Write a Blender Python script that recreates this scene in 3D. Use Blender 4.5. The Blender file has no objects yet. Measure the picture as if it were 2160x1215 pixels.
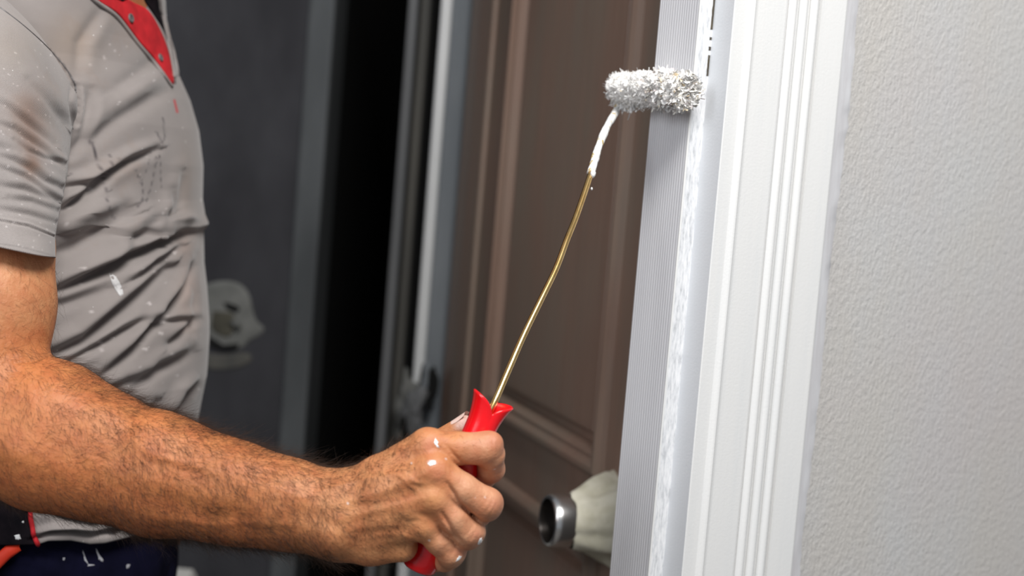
import bpy, math, random
import numpy as np
from mathutils import Vector, Matrix
from mathutils.bvhtree import BVHTree
random.seed(7); rng = np.random.default_rng(7)
C = bpy.context.scene.collection
PI = math.pi

# ------------------------------------------------------------------ camera
FPX, CX, CY = 3000., 1080., 607.5
_r, _t = math.radians(4.68), math.radians(4.42)
O = np.array([0, 0, 1.34])
FW = np.array([0, math.cos(_t), -math.sin(_t)]); _u = np.array([0, math.sin(_t), math.cos(_t)]); _x = np.array([1., 0, 0])
RT = _x*math.cos(_r)+_u*math.sin(_r); UP = _u*math.cos(_r)-_x*math.sin(_r)
def P(px, py, D): return O + D*(FW+RT*(px-CX)/FPX-UP*(py-CY)/FPX)
def ray(px, py): return FW+RT*(px-CX)/FPX-UP*(py-CY)/FPX
def proj(p):
    d = np.asarray(p)-O; D = d@FW
    return CX+FPX*(d@RT)/D, CY-FPX*(d@UP)/D, D
cd = bpy.data.cameras.new('camera'); cam = bpy.data.objects.new('camera', cd); C.objects.link(cam)
cam.matrix_world = Matrix([[RT[i], UP[i], -FW[i], O[i]] for i in range(3)]+[[0, 0, 0, 1]])
cd.sensor_width = 36; cd.lens = 50; cd.clip_start = .05
cd.dof.use_dof = True; cd.dof.focus_distance = 1.13; cd.dof.aperture_fstop = 4.0
bpy.context.scene.camera = cam

# ------------------------------------------------------------------ world, lights, exposure
W = bpy.data.worlds.new('world'); bpy.context.scene.world = W; W.use_nodes = True
W.node_tree.nodes['Background'].inputs[0].default_value = (.86, .92, 1, 1)
W.node_tree.nodes['Background'].inputs[1].default_value = .20
def area(name, loc, aim, sx, sy, power, col=(1, 1, 1)):
    l = bpy.data.lights.new(name, 'AREA'); l.shape = 'RECTANGLE'; l.size = sx; l.size_y = sy; l.energy = power; l.color = col
    o = bpy.data.objects.new(name, l); C.objects.link(o); o.location = loc
    o.rotation_euler = (Vector(aim)-Vector(loc)).to_track_quat('-Z', 'Y').to_euler(); return o
area('overhead_key_light', (.38, -.15, 3.0), (-.05, 1.25, 1.15), .8, .8, 55, (1, .985, .96))  # unseen overhead area light, the key
area('left_fill_light', (-1.3, -.7, 2.0), (.1, 1.3, 1.25), 1.0, 1.0, 17, (.93, .96, 1))  # unseen fill light added from the left
vs = bpy.context.scene.view_settings
vs.view_transform = 'Standard'; vs.look = 'None'; vs.gamma = 1; vs.use_curve_mapping = False; vs.exposure = .38

# ------------------------------------------------------------------ materials
def new_mat(name):
    m = bpy.data.materials.new(name); m.use_nodes = True
    return m, m.node_tree, m.node_tree.nodes['Principled BSDF']
def node(t, typ, **k):
    n = t.nodes.new(typ)
    for a, v in k.items():
        if a in n.inputs.keys(): n.inputs[a].default_value = v
        else: setattr(n, a, v)
    return n
def coords(t, scale=(1, 1, 1), rot=(0, 0, 0)):
    g = t.nodes.new('ShaderNodeNewGeometry'); m = node(t, 'ShaderNodeMapping'); m.inputs['Scale'].default_value = scale; m.inputs['Rotation'].default_value = rot
    t.links.new(g.outputs['Position'], m.inputs[0]); return m.outputs[0]
def noise(t, vec, scale, detail=4, rough=.55, dist=0):
    n = t.nodes.new('ShaderNodeTexNoise'); n.inputs['Scale'].default_value = scale; n.inputs['Detail'].default_value = detail
    n.inputs['Roughness'].default_value = rough; n.inputs['Distortion'].default_value = dist
    if vec is not None: t.links.new(vec, n.inputs['Vector'])
    return n.outputs['Fac']
def ramp(t, fac, stops):
    r = t.nodes.new('ShaderNodeValToRGB'); t.links.new(fac, r.inputs[0]); e = r.color_ramp.elements
    while len(e) < len(stops): e.new(.5)
    for el, (p, c) in zip(e, stops): el.position = p; el.color = (*c, 1) if len(c) == 3 else c
    return r.outputs[0]
def bumpn(t, h, strength, dist, prev=None):
    b = t.nodes.new('ShaderNodeBump'); b.inputs['Strength'].default_value = strength; b.inputs['Distance'].default_value = dist
    t.links.new(h, b.inputs['Height'])
    if prev is not None: t.links.new(prev, b.inputs['Normal'])
    return b.outputs[0]
def mixc(t, fac, a, b, mode='MIX'):
    m = t.nodes.new('ShaderNodeMix'); m.data_type = 'RGBA'; m.blend_type = mode
    for s, v in ((0, fac), (6, a), (7, b)):
        if isinstance(v, (int, float)): m.inputs[s].default_value = v
        elif isinstance(v, tuple): m.inputs[s].default_value = (*v, 1)
        else: t.links.new(v, m.inputs[s])
    return m.outputs[2]
def vcol(t, name='tint'):
    a = t.nodes.new('ShaderNodeAttribute'); a.attribute_name = name; return a.outputs['Color']
def simple(name, c1, c2, scale=40, rough=.5, metal=0, bs=200, bd=.0005, bstr=.5, stretch=(1, 1, 1), spread=.15, coat=0, spec=.5):
    m, t, b = new_mat(name); v = coords(t, stretch)
    t.links.new(ramp(t, noise(t, v, scale), [(.5-spread, c1), (.5+spread, c2)]), b.inputs['Base Color'])
    b.inputs['Roughness'].default_value = rough; b.inputs['Metallic'].default_value = metal; b.inputs['Coat Weight'].default_value = coat; b.inputs['Specular IOR Level'].default_value = spec
    if bstr: t.links.new(bumpn(t, noise(t, v, bs), bstr, bd), b.inputs['Normal'])
    return m
M = {}
# skin, coloured per vertex (tan forearm, pale fingers)
m, t, b = new_mat('skin'); v = coords(t)
col = mixc(t, ramp(t, noise(t, v, 70, 6), [(.35, (0, 0, 0)), (.7, (.55, .55, .55))]), vcol(t), (.44, .11, .04))
col = mixc(t, ramp(t, noise(t, v, 16, 3), [(.35, (0, 0, 0)), (.75, (.35, .35, .35))]), col, (.27, .085, .03))
t.links.new(col, b.inputs['Base Color']); b.inputs['Roughness'].default_value = .46; b.inputs['Specular IOR Level'].default_value = .42
b.inputs['Subsurface Weight'].default_value = .12; b.inputs['Subsurface Radius'].default_value = (1, .35, .2); b.inputs['Subsurface Scale'].default_value = .006
vo = t.nodes.new('ShaderNodeTexVoronoi'); vo.inputs['Scale'].default_value = 900; t.links.new(v, vo.inputs['Vector'])
n1 = bumpn(t, noise(t, v, 260, 8, .65), .55, .0011); n1 = bumpn(t, vo.outputs['Distance'], .35, .0003, n1)
n1 = bumpn(t, noise(t, v, 60, 3), .5, .003, n1)
t.links.new(n1, b.inputs['Normal']); M['skin'] = m
M['hair'] = simple('body_hair', (.012, .006, .003), (.05, .022, .010), 300, .5, bstr=0)
M['head_hair'] = simple('head_hair', (.012, .009, .007), (.03, .02, .015), 300, .6)
# shirt fabric
def fabric(name, weave=1.0, twill=True, bright=1):
    m, t, b = new_mat(name); v = coords(t)
    base = mixc(t, ramp(t, noise(t, v, 9, 5, .6), [(.3, (0, 0, 0)), (.75, (1, 1, 1))]), (.290*bright, .258*bright, .245*bright), (.225*bright, .199*bright, .189*bright))
    base = mixc(t, ramp(t, noise(t, v, 5, 6, .7), [(.56, (0, 0, 0)), (.75, (.5, .5, .5))]), base, (.24, .16, .115))
    base = mixc(t, vcol(t), base, base, 'MIX') if False else mixc(t, 1.0, base, vcol(t), 'MULTIPLY')
    spk = node(t, 'ShaderNodeTexVoronoi', Scale=80.); t.links.new(v, spk.inputs['Vector'])
    lt = t.nodes.new('ShaderNodeMath'); lt.operation = 'LESS_THAN'; t.links.new(spk.outputs['Distance'], lt.inputs[0]); lt.inputs[1].default_value = .045
    base = mixc(t, lt.outputs[0], base, (.62, .6, .58))
    t.links.new(base, b.inputs['Base Color']); b.inputs['Roughness'].default_value = .85; b.inputs['Sheen Weight'].default_value = .25; b.inputs['Specular IOR Level'].default_value = .2
    wv = node(t, 'ShaderNodeTexWave', Scale=330., Distortion=.6); wv.bands_direction = 'DIAGONAL'; t.links.new(v, wv.inputs['Vector'])
    n = bumpn(t, noise(t, v, 900, 2), .5, .0005*weave)
    if twill: n = bumpn(t, wv.outputs['Fac'], .6, .0006*weave, n)
    t.links.new(n, b.inputs['Normal']); return m
M['shirt'] = fabric('grey_shirt_fabric', .6, False); M['sleeve'] = fabric('grey_sleeve_twill', 1, True, 1.12)
M['red_cloth'] = simple('red_cloth', (.42, .006, .012), (.60, .012, .02), 60, .8, bs=900, bd=.0004)
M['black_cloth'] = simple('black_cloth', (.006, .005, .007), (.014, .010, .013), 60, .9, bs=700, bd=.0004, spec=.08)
M['navy'] = simple('navy_cloth', (.0025, .0025, .010), (.006, .006, .022), 25, .9, bs=600, bd=.0006, spec=.08)
M['strap'] = simple('orange_red_strap', (.75, .035, .008), (.85, .05, .012), 60, .6, bs=900, bd=.0003)
M['button'] = simple('grey_button', (.10, .09, .09), (.16, .15, .15), 300, .35)
M['shoe'] = simple('shoe_leather', (.03, .02, .015), (.05, .035, .02), 50, .6)
M['paint'] = simple('white_paint', (.80, .80, .80), (.88, .88, .88), 300, .35, bs=500, bd=.0004)
M['nail'] = simple('nail', (.72, .5, .42), (.78, .56, .48), 100, .35)
M['eye'] = simple('eye', (.8, .78, .75), (.8, .8, .8), 10, .2, bstr=0)
# tool
M['red_plastic'] = simple('red_plastic', (.72, .004, .008), (.80, .006, .012), 30, .24, bs=250, bd=.00015, coat=.3)
M['brass'] = simple('brass_wire', (.80, .50, .18), (.92, .63, .27), 120, .24, 1, bstr=0)
m, t, b = new_mat('painted_wire'); v = coords(t)
msk = ramp(t, noise(t, coords(t, (1, 1, .25)), 150, 3), [(.60, (0, 0, 0)), (.64, (1, 1, 1))])
t.links.new(mixc(t, msk, (.82, .82, .80), (.50, .36, .13)), b.inputs['Base Color']); b.inputs['Roughness'].default_value = .4
t.links.new(bumpn(t, noise(t, v, 300), .8, .001), b.inputs['Normal']); M['painted_wire'] = m
m, t, b = new_mat('crusty_paint_nap'); v = coords(t)
t.links.new(mixc(t, 1.0, ramp(t, noise(t, v, 220, 4), [(.3, (.74, .73, .71)), (.6, (.92, .91, .90))]), vcol(t), 'MULTIPLY'), b.inputs['Base Color'])
b.inputs['Roughness'].default_value = .85; b.inputs['Specular IOR Level'].default_value = .2; t.links.new(bumpn(t, noise(t, v, 700, 3), .8, .001), b.inputs['Normal']); M['nap'] = m
M['old_paint2'] = simple('dry_white_paint', (.52, .51, .51), (.58, .57, .57), 200, .6)
M['old_paint'] = simple('old_paint', (.36, .36, .40), (.5, .5, .52), 300, .6)
# white woodwork
def white(name, c=(.78, .78, .775), smear=.35, bs=500, bd=.0003, rough=.45):
    m, t, b = new_mat(name); v = coords(t, (1, 1, .06)); vv = coords(t)
    col = mixc(t, ramp(t, noise(t, v, 60, 4, .7), [(.45, (0, 0, 0)), (.75, (smear, smear, smear))]), c, (c[0]*.82, c[1]*.86, c[2]*.90))
    t.links.new(col, b.inputs['Base Color']); b.inputs['Roughness'].default_value = rough
    n = bumpn(t, noise(t, vv, bs, 4), .5, bd); n = bumpn(t, noise(t, v, 300, 2), .3, bd, n)
    t.links.new(n, b.inputs['Normal']); return m
M['casing'] = white('white_casing_paint', (.745, .74, .73), .3)
M['casing_shaded_side'] = white('casing_shade_paint', (.70, .715, .74), .2)  # casing white made greyer and bluer to paint in its shaded side
m, t, b = new_mat('ribbed_jamb_paint'); v = coords(t, (1, 1, .02), (0, 0, -PI/6)); 
wv = node(t, 'ShaderNodeTexWave', Scale=92., Distortion=1.6, Detail=2.); wv.bands_direction = 'Y'; wv.inputs['Detail Scale'].default_value = .6
t.links.new(v, wv.inputs['Vector'])
t.links.new(ramp(t, noise(t, coords(t, (1, 1, .1)), 40), [(.3, (.70, .70, .725)), (.7, (.76, .76, .785))]), b.inputs['Base Color'])
n = bumpn(t, wv.outputs['Fac'], .35, .0007); n = bumpn(t, noise(t, coords(t), 700), .4, .0002, n)
t.links.new(n, b.inputs['Normal']); b.inputs['Roughness'].default_value = .5; M['ribbed'] = m
m, t, b = new_mat('worn_edge_paint')
n_ = noise(t, coords(t, (1, 1, .16)), 520, 6, .75)
t.links.new(ramp(t, n_, [(.36, (.45, .46, .48)), (.48, (.68, .69, .71)), (.6, (.80, .80, .81))]), b.inputs['Base Color'])
t.links.new(bumpn(t, n_, .7, .0006), b.inputs['Normal']); b.inputs['Roughness'].default_value = .55; M['worn'] = m
m, t, b = new_mat('caulk'); v = coords(t, (1, 1, .1))
t.links.new(ramp(t, noise(t, v, 120, 5, .7), [(.35, (.60, .585, .60)), (.65, (.70, .70, .72))]), b.inputs['Base Color'])
t.links.new(bumpn(t, noise(t, v, 200), .5, .0006), b.inputs['Normal']); M['caulk'] = m
m, t, b = new_mat('textured_wall_paint'); v = coords(t); v2 = coords(t, (1, 1, .55))
col = mixc(t, ramp(t, noise(t, coords(t, (1, 1, .4)), 7, 5, .7), [(.42, (0, 0, 0)), (.72, (.7, .7, .7))]), (.50, .478, .452), (.50, .505, .515))
col = mixc(t, ramp(t, noise(t, v, 4, 2), [(.45, (0, 0, 0)), (.75, (.5, .5, .5))]), col, (.50, .455, .45))
t.links.new(col, b.inputs['Base Color']); b.inputs['Roughness'].default_value = .62
n = bumpn(t, noise(t, v2, 300, 4, .6, .1), .9, .0016); n = bumpn(t, noise(t, v, 700, 3), .5, .0004, n)
t.links.new(n, b.inputs['Normal']); M['wall'] = m
M['gap'] = simple('dark_gap', (.05, .04, .03), (.10, .08, .05), 100, .9)
# back room
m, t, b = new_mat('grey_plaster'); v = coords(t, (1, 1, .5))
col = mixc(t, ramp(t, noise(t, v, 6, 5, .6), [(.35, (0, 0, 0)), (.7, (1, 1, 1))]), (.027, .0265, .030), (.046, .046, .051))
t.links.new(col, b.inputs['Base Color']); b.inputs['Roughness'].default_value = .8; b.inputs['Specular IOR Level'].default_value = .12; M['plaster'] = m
M['plaster_lit_edge'] = simple('plaster_lit_edge', (.060, .064, .067), (.085, .09, .094), 12, .8, stretch=(1, 1, .3), spec=.15)
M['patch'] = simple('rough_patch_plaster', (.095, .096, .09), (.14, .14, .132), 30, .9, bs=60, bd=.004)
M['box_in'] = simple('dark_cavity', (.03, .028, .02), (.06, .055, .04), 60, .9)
M['black'] = simple('unlit_black', (.0015, .0015, .0015), (.002, .002, .002), 5, 1, bstr=0)
M['frame_grey'] = simple('primer_grey', (.09, .092, .095), (.12, .122, .126), 30, .7, stretch=(1, 1, .1))
M['frame_dark'] = simple('dark_timber', (.045, .044, .04), (.075, .07, .06), 30, .8, stretch=(1, 1, .1))
M['frame_light'] = simple('pale_edge', (.60, .61, .61), (.75, .75, .75), 15, .6, stretch=(1, 1, .2))
M['frame_blue'] = simple('blue_grey_timber', (.135, .15, .165), (.19, .205, .22), 12, .7, stretch=(1, 1, .3))
m, t, b = new_mat('brown_door_laminate'); v = coords(t, (1, 1, .04)); v2 = coords(t, (1, 1, .25))
col = mixc(t, noise(t, v, 170, 4, .7), (.18, .112, .084), (.33, .215, .160))
col = mixc(t, ramp(t, noise(t, v2, 14, 4), [(.4, (0, 0, 0)), (.65, (.6, .6, .6))]), col, (.22, .185, .145))
t.links.new(col, b.inputs['Base Color']); b.inputs['Roughness'].default_value = .42; t.links.new(bumpn(t, noise(t, v, 300, 3), .35, .0005), b.inputs['Normal']); M['door'] = m
M['chrome'] = simple('chrome', (.78, .77, .76), (.85, .84, .83), 20, .27, 1, bstr=0)
M['bore'] = simple('dark_metal', (.03, .025, .022), (.05, .04, .035), 20, .3, .6, bstr=0)
M['tape'] = simple('masking_tape', (.60, .565, .43), (.74, .70, .57), 60, .6, bs=90, bd=.002)
M['sack'] = simple('pale_paper', (.50, .49, .46), (.58, .57, .54), 20, .8)
M['floor'] = simple('floor_screed', (.09, .085, .08), (.15, .14, .13), 6, .8)

# ------------------------------------------------------------------ object helpers
def props(o, label=None, cat=None, group=None, kind=None):
    for k, v_ in (('label', label), ('category', cat), ('group', group), ('kind', kind)):
        if v_: o[k] = v_
    return o
def empty(name, loc=(0, 0, 0), **k):
    o = bpy.data.objects.new(name, None); C.objects.link(o); o.location = loc; o.empty_display_size = .05
    bpy.context.view_layer.update(); return props(o, **k)
def mk(name, V, F, mats, parent=None, smooth=True, cols=None, fm=None, **k):
    """V (n,3) world coordinates, F list or array of faces"""
    me = bpy.data.meshes.new(name); V = np.asarray(V, float)
    if isinstance(F, np.ndarray) and F.ndim == 2:
        n, w_ = F.shape
        me.vertices.add(len(V)); me.vertices.foreach_set('co', V.astype(np.float32).ravel())
        me.loops.add(n*w_); me.loops.foreach_set('vertex_index', F.astype(np.int32).ravel())
        me.polygons.add(n); me.polygons.foreach_set('loop_start', np.arange(0, n*w_, w_, dtype=np.int32))
        me.update(calc_edges=True); me.validate()
    else:
        me.from_pydata([tuple(p) for p in V], [], [tuple(int(i) for i in f) for f in F]); me.update()
    for mm in (mats if isinstance(mats, (list, tuple)) else [mats]): me.materials.append(mm)
    if smooth: me.polygons.foreach_set('use_smooth', [True]*len(me.polygons))
    if fm is not None: me.polygons.foreach_set('material_index', np.asarray(fm, np.int32))
    if cols is None: cols = np.ones((len(V), 3))
    if cols is not None:
        a = me.color_attributes.new('tint', 'FLOAT_COLOR', 'POINT')
        a.data.foreach_set('color', np.c_[cols, np.ones(len(V))].astype(np.float32).ravel())
    o = bpy.data.objects.new(name, me); C.objects.link(o)
    if parent is not None:
        bpy.context.view_layer.update(); o.parent = parent; o.matrix_parent_inverse = parent.matrix_world.inverted()
    return props(o, **k)
def box_vf(o, ax, ay, az):
    """corner o and three edge vectors"""
    o, ax, ay, az = [np.asarray(q, float) for q in (o, ax, ay, az)]
    V = [o+i*ax+j*ay+k*az for k in (0, 1) for j in (0, 1) for i in (0, 1)]
    return V, [(0, 2, 3, 1), (4, 5, 7, 6), (0, 1, 5, 4), (2, 6, 7, 3), (0, 4, 6, 2), (1, 3, 7, 5)]
def box(name, o, ax, ay, az, mt, parent=None, bevel=.001, **k):
    V, F = box_vf(o, ax, ay, az); ob = mk(name, V, F, mt, parent, smooth=False, **k)
    if bevel:
        b_ = ob.modifiers.new('b', 'BEVEL'); b_.width = bevel; b_.segments = 2; b_.limit_method = 'ANGLE'
    return ob
def grid_faces(nu, nv, closed_u=False):
    i = np.arange(nv-1)[:, None]*nu; j = np.arange(nu if closed_u else nu-1)[None, :]; j2 = (j+1) % nu
    return np.stack([i+j, i+j2, i+nu+j2, i+nu+j], -1).reshape(-1, 4)
def catmull(pts, n):
    pts = np.asarray(pts, float); k = len(pts); ext = np.vstack([2*pts[0]-pts[1], pts, 2*pts[-1]-pts[-2]])
    out = []
    for u in np.linspace(0, k-1, n):
        i = min(int(u), k-2); f = u-i; p0, p1, p2, p3 = ext[i:i+4]
        out.append(.5*(2*p1+(p2-p0)*f+(2*p0-5*p1+4*p2-p3)*f*f+(3*p1-p0-3*p2+p3)*f**3))
    return np.array(out)
def tube_vf(path, rad, seg=12, cap=True, sx=1.0):
    path = np.asarray(path, float); n = len(path); rad = np.broadcast_to(np.asarray(rad, float), (n,))
    T = np.gradient(path, axis=0); T /= np.linalg.norm(T, axis=1)[:, None]
    a = np.cross(T[0], [0, 1, 0.1]); a /= np.linalg.norm(a); V = []
    for i in range(n):
        a = a-T[i]*(a@T[i]); a /= np.linalg.norm(a); b_ = np.cross(T[i], a)
        th = np.linspace(0, 2*PI, seg, endpoint=False)
        V.append(path[i]+rad[i]*(np.cos(th)[:, None]*a*sx+np.sin(th)[:, None]*b_))
    V = np.vstack(V); F = [tuple(f) for f in grid_faces(seg, n, True)]
    if cap: F += [tuple(range(seg))[::-1], tuple(range((n-1)*seg, n*seg))]
    return V, F
def seg_dist(q, pts):
    """signed distance of 2D points q to polyline, + on the upper side; also param 0..1"""
    best = np.full(len(q), 1e9); sg = np.zeros(len(q)); tt = np.zeros(len(q)); pts = np.asarray(pts, float)
    L = np.r_[0, np.cumsum(np.linalg.norm(np.diff(pts, axis=0), axis=1))]
    for i in range(len(pts)-1):
        a, b_ = pts[i], pts[i+1]; ab = b_-a; t_ = np.clip(((q-a)@ab)/(ab@ab), 0, 1); d = q-a-t_[:, None]*ab
        dd = np.hypot(d[:, 0], d[:, 1]); s = np.sign(ab[0]*d[:, 1]-ab[1]*d[:, 0]); mk_ = dd < best
        best = np.where(mk_, dd, best); sg = np.where(mk_, -s, sg); tt = np.where(mk_, (L[i]+t_*(L[i+1]-L[i]))/L[-1], tt)
    return best, best*sg, tt
def vnormals(V, F):
    F = np.asarray(F); n = np.cross(V[F[:, 2]]-V[F[:, 0]], V[F[:, 3]]-V[F[:, 1]]); N = np.zeros_like(V)
    for k in range(4): np.add.at(N, F[:, k], n)
    return N/np.maximum(np.linalg.norm(N, axis=1), 1e-12)[:, None]

# ------------------------------------------------------------------ implicit surfaces
def smin(a, b_, k):
    h = np.clip(.5+.5*(b_-a)/k, 0, 1); return b_+(a-b_)*h-k*h*(1-h)
def cap_d(p, a, b_, ra, rb):
    ab = b_-a; t_ = np.clip(((p-a)@ab)/max(ab@ab, 1e-12), 0, 1)
    return np.linalg.norm(p-a-t_[:, None]*ab, axis=1)-(ra+(rb-ra)*t_)
def ell_d(p, c, rx, R_=None):
    q = p-c
    if R_ is not None: q = q@R_
    rx = np.asarray(rx, float); k0 = np.linalg.norm(q/rx, axis=1); k1 = np.linalg.norm(q/rx**2, axis=1)
    return k0*(k0-1)/np.maximum(k1, 1e-9)
def chain(p, pts, k=.004):
    d = None
    for (a, ra), (b_, rb) in zip(pts[:-1], pts[1:]):
        e = cap_d(p, a, b_, ra, rb); d = e if d is None else smin(d, e, k)
    return d
def surface(f, lo, hi, h, margin=1.6):
    lo, hi = np.asarray(lo, float), np.asarray(hi, float); B = 8
    nb = np.ceil((hi-lo)/(h*B)).astype(int); n = nb*B
    g = np.stack(np.meshgrid(*[np.arange(k) for k in nb], indexing='ij'), -1).reshape(-1, 3)
    cen = lo+(g+.5)*B*h; d = f(cen); act = np.abs(d) < B*h*.87*margin
    G = np.empty(n, np.float32)
    Gv = G.reshape(nb[0], B, nb[1], B, nb[2], B)
    Gv[:] = d.reshape(nb)[:, None, :, None, :, None]
    off = np.stack(np.meshgrid(*[np.arange(B)]*3, indexing='ij'), -1).reshape(-1, 3)
    ga = g[act]
    for s in range(0, len(ga), 600):
        gi = ga[s:s+600]; idx = (gi[:, None, :]*B+off[None]).reshape(-1, 3)
        G[idx[:, 0], idx[:, 1], idx[:, 2]] = f(lo+idx*h)
    ins = G < 0
    sl = [slice(0, -1), slice(1, None)]
    cnt = np.zeros(tuple(n-1), np.int8)
    for i in (0, 1):
        for j in (0, 1):
            for k in (0, 1): cnt += ins[sl[i], sl[j], sl[k]]
    cells = np.argwhere((cnt > 0) & (cnt < 8)); vid = np.full(tuple(n-1), -1, np.int32); vid[tuple(cells.T)] = np.arange(len(cells))
    acc = np.zeros((len(cells), 3)); num = np.zeros(len(cells)); x, y, z = cells.T
    cor = {c: G[x+c[0], y+c[1], z+c[2]] for c in [(i, j, k) for i in (0, 1) for j in (0, 1) for k in (0, 1)]}
    for c in cor:
        for ax in range(3):
            if c[ax] == 0:
                c2 = list(c); c2[ax] = 1; a, b_ = cor[c], cor[tuple(c2)]; m_ = (a < 0) != (b_ < 0)
                t_ = np.where(m_, a/np.where(m_, a-b_, 1), 0); pnt = np.array(c, float)[None].repeat(len(cells), 0); pnt[:, ax] += t_
                acc += pnt*m_[:, None]; num += m_
    V = lo+(cells+acc/num[:, None])*h; F = []
    for ax in range(3):
        a_, b_ = [(1, 2), (2, 0), (0, 1)][ax]
        s0 = [slice(None)]*3; s1 = [slice(None)]*3; s0[ax] = slice(0, -1); s1[ax] = slice(1, None)
        ch = ins[tuple(s0)] != ins[tuple(s1)]; e = np.argwhere(ch); e = e[(e[:, a_] > 0) & (e[:, b_] > 0) & (e[:, a_] < n[a_]-1) & (e[:, b_] < n[b_]-1)]
        neg = ins[tuple(e.T)]; q = []
        for da, db in ((1, 1), (0, 1), (0, 0), (1, 0)):
            c = e.copy(); c[:, a_] -= da; c[:, b_] -= db; q.append(vid[tuple(c.T)])
        q = np.stack(q, 1); q[~neg] = q[~neg][:, ::-1]; F.append(q)
    F = np.vstack(F); F = F[(F >= 0).all(1)]
    return V, F

# ================================================================== SETTING
HW = 2.6
box('floor', (-2.6, -1.2, -.05), (5.0, 0, 0), (0, 5.5, 0), (0, 0, .05), M['floor'], bevel=0, kind='structure')
ang = math.radians(30); w = np.array([math.cos(ang), math.sin(ang), 0]); vd = np.array([-math.sin(ang), math.cos(ang), 0]); nd = -vd
Z = np.array([0, 0, 1.])
B0 = P(1433, 500, 1.225); B0[2] = 0
C0 = B0+w*.0150; D0 = C0+nd*.0270           # jamb lip, casing inner corner
WALLH = 2.55
# right wall: front plane 16 mm behind the casing front
box('wall_right', D0+w*.02+vd*.006, w*2.2, vd*.078, Z*WALLH, M['wall'], bevel=0, kind='structure')
tr = empty('trim_1', tuple(B0), kind='structure', label='white painted door frame with fluted casing at right')
def extrude(name, prof, z0, z1, mt, parent, nz=2, closed=True, smooth=False, fm=None, **k):
    prof = np.asarray(prof); n = len(prof); V = []
    for zz in np.linspace(z0, z1, nz): V += [(x_, y_, zz) for x_, y_ in prof]
    F = [tuple(f) for f in grid_faces(n, nz, closed)]
    if closed: F += [tuple(range(n))[::-1], tuple(range((nz-1)*n, nz*n))]
    return mk(name, V, F, mt, parent, smooth=smooth, fm=fm, **k)
# ribbed jamb board: lip rounded
def loc2(base, s, h): q = base+w*s+nd*h; return (q[0], q[1])
jp = []
for s, h in [(0, -.0592), (0, -.0022), (.0004, -.0008), (.0014, -.0001), (.0024, 0), (.0150, 0), (.021, 0), (.021, -.0592)]: jp.append(loc2(B0, s, h))
jp = jp[::-1]
fm = []
ff = grid_faces(len(jp), 2, True)
for f in ff:
    a_, b_ = f[0] % len(jp), f[1] % len(jp); names = sorted((a_, b_))
    idx = [len(jp)-1-a_, len(jp)-1-b_]
    fm.append(0 if sorted(idx) == [0, 1] else 1)
extrude('jamb', jp, 0, 2.2, [M['ribbed'], M['worn'], M['casing']], tr, fm=fm+[2, 2])
# quirk bead, the thin bright arris line between ribbed face and worn lip
V, F = tube_vf([np.array([*loc2(B0, .0006, -.0008), z]) for z in np.linspace(0.02, 2.15, 30)], .0011, 8)
mk('edge_bead', V, F, M['casing'], tr)
# casing with side, quirk step and three reeds
cs = [(0, 0), (.0008, .0006), (.014, .0008)]
cs += [(.0160, .0020), (.0180, .0036), (.0195, .0040), (.0215, .0030), (.0235, .0026), (.054, .0026)]
reeds = [.0565, .0683, .0805, .0925]
for i in range(3):
    a_, b_ = reeds[i], reeds[i+1]
    cs += [(a_-.0006, .0020), (a_, -.0032)]
    for u in np.linspace(.10, .90, 9): cs.append((a_+(b_-a_)*u, -.0020+.0068*math.sin(PI*u)**.6))
cs += [(reeds[3], -.0032), (.0945, .0024), (.1215, .0026), (.1232, .0018), (.1236, 0), (.1236, -.018), (-.0, -.030)]
cp = [loc2(D0, s, h) for s, h in cs]
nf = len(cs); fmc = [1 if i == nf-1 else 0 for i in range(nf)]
extrude('casing', cp[::-1], 0, 2.22, [M['casing'], M['casing_shaded_side']], tr, fm=[fmc[(nf-2-i) % nf] for i in range(nf)]+[0, 0], smooth=False)
# caulk fillet with ragged outer edge
ks = [(.1225, -.0050), (.1225, -.0015), (.1262, -.0036), (.1310, -.0047), (.1405, -.0056), (.1425, -.0066)]
V = []; zz = np.linspace(0.0, 2.22, 300)
for i, z_ in enumerate(zz):
    for j, (s, h) in enumerate(ks):
        jt = (rng.normal()*.0007+.0014*math.sin(z_*23)+.0012*math.sin(z_*9+1)) if j >= 4 else rng.normal()*.0001
        x_, y_ = loc2(D0, s+jt, h+.0004); V.append((x_, y_, z_))
mk('caulk', V, grid_faces(len(ks), 300), M['caulk'], tr)
# dark open cracks between lip and casing side
for (y0, y1) in ((-10, 62), (78, 84), (98, 106), (116, 160)):
    x0 = 1503-.086*y0; x1 = 1503-.086*y1
    def onl(px, py):
        ry = ray(px, py); n_ = np.cross(w, Z); t_ = ((C0-O)@n_)/(ry@n_); return (O+t_*ry)[2]
    za, zb = onl(x0, y0), onl(x1, y1)
    V = []
    for z_ in np.linspace(za, zb, 8):
        e_ = .0004*(1+.4*rng.normal()); x_, y_ = loc2(C0, -.0018-e_, .0003); V.append((x_, y_, z_)); x_, y_ = loc2(C0, -.0001, .0003); V.append((x_, y_, z_)); x_, y_ = loc2(C0, -.0001, -.0003); V.append((x_, y_, z_))
    mk('crack', V, grid_faces(3, 8), M['gap'], tr, smooth=False)

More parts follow.
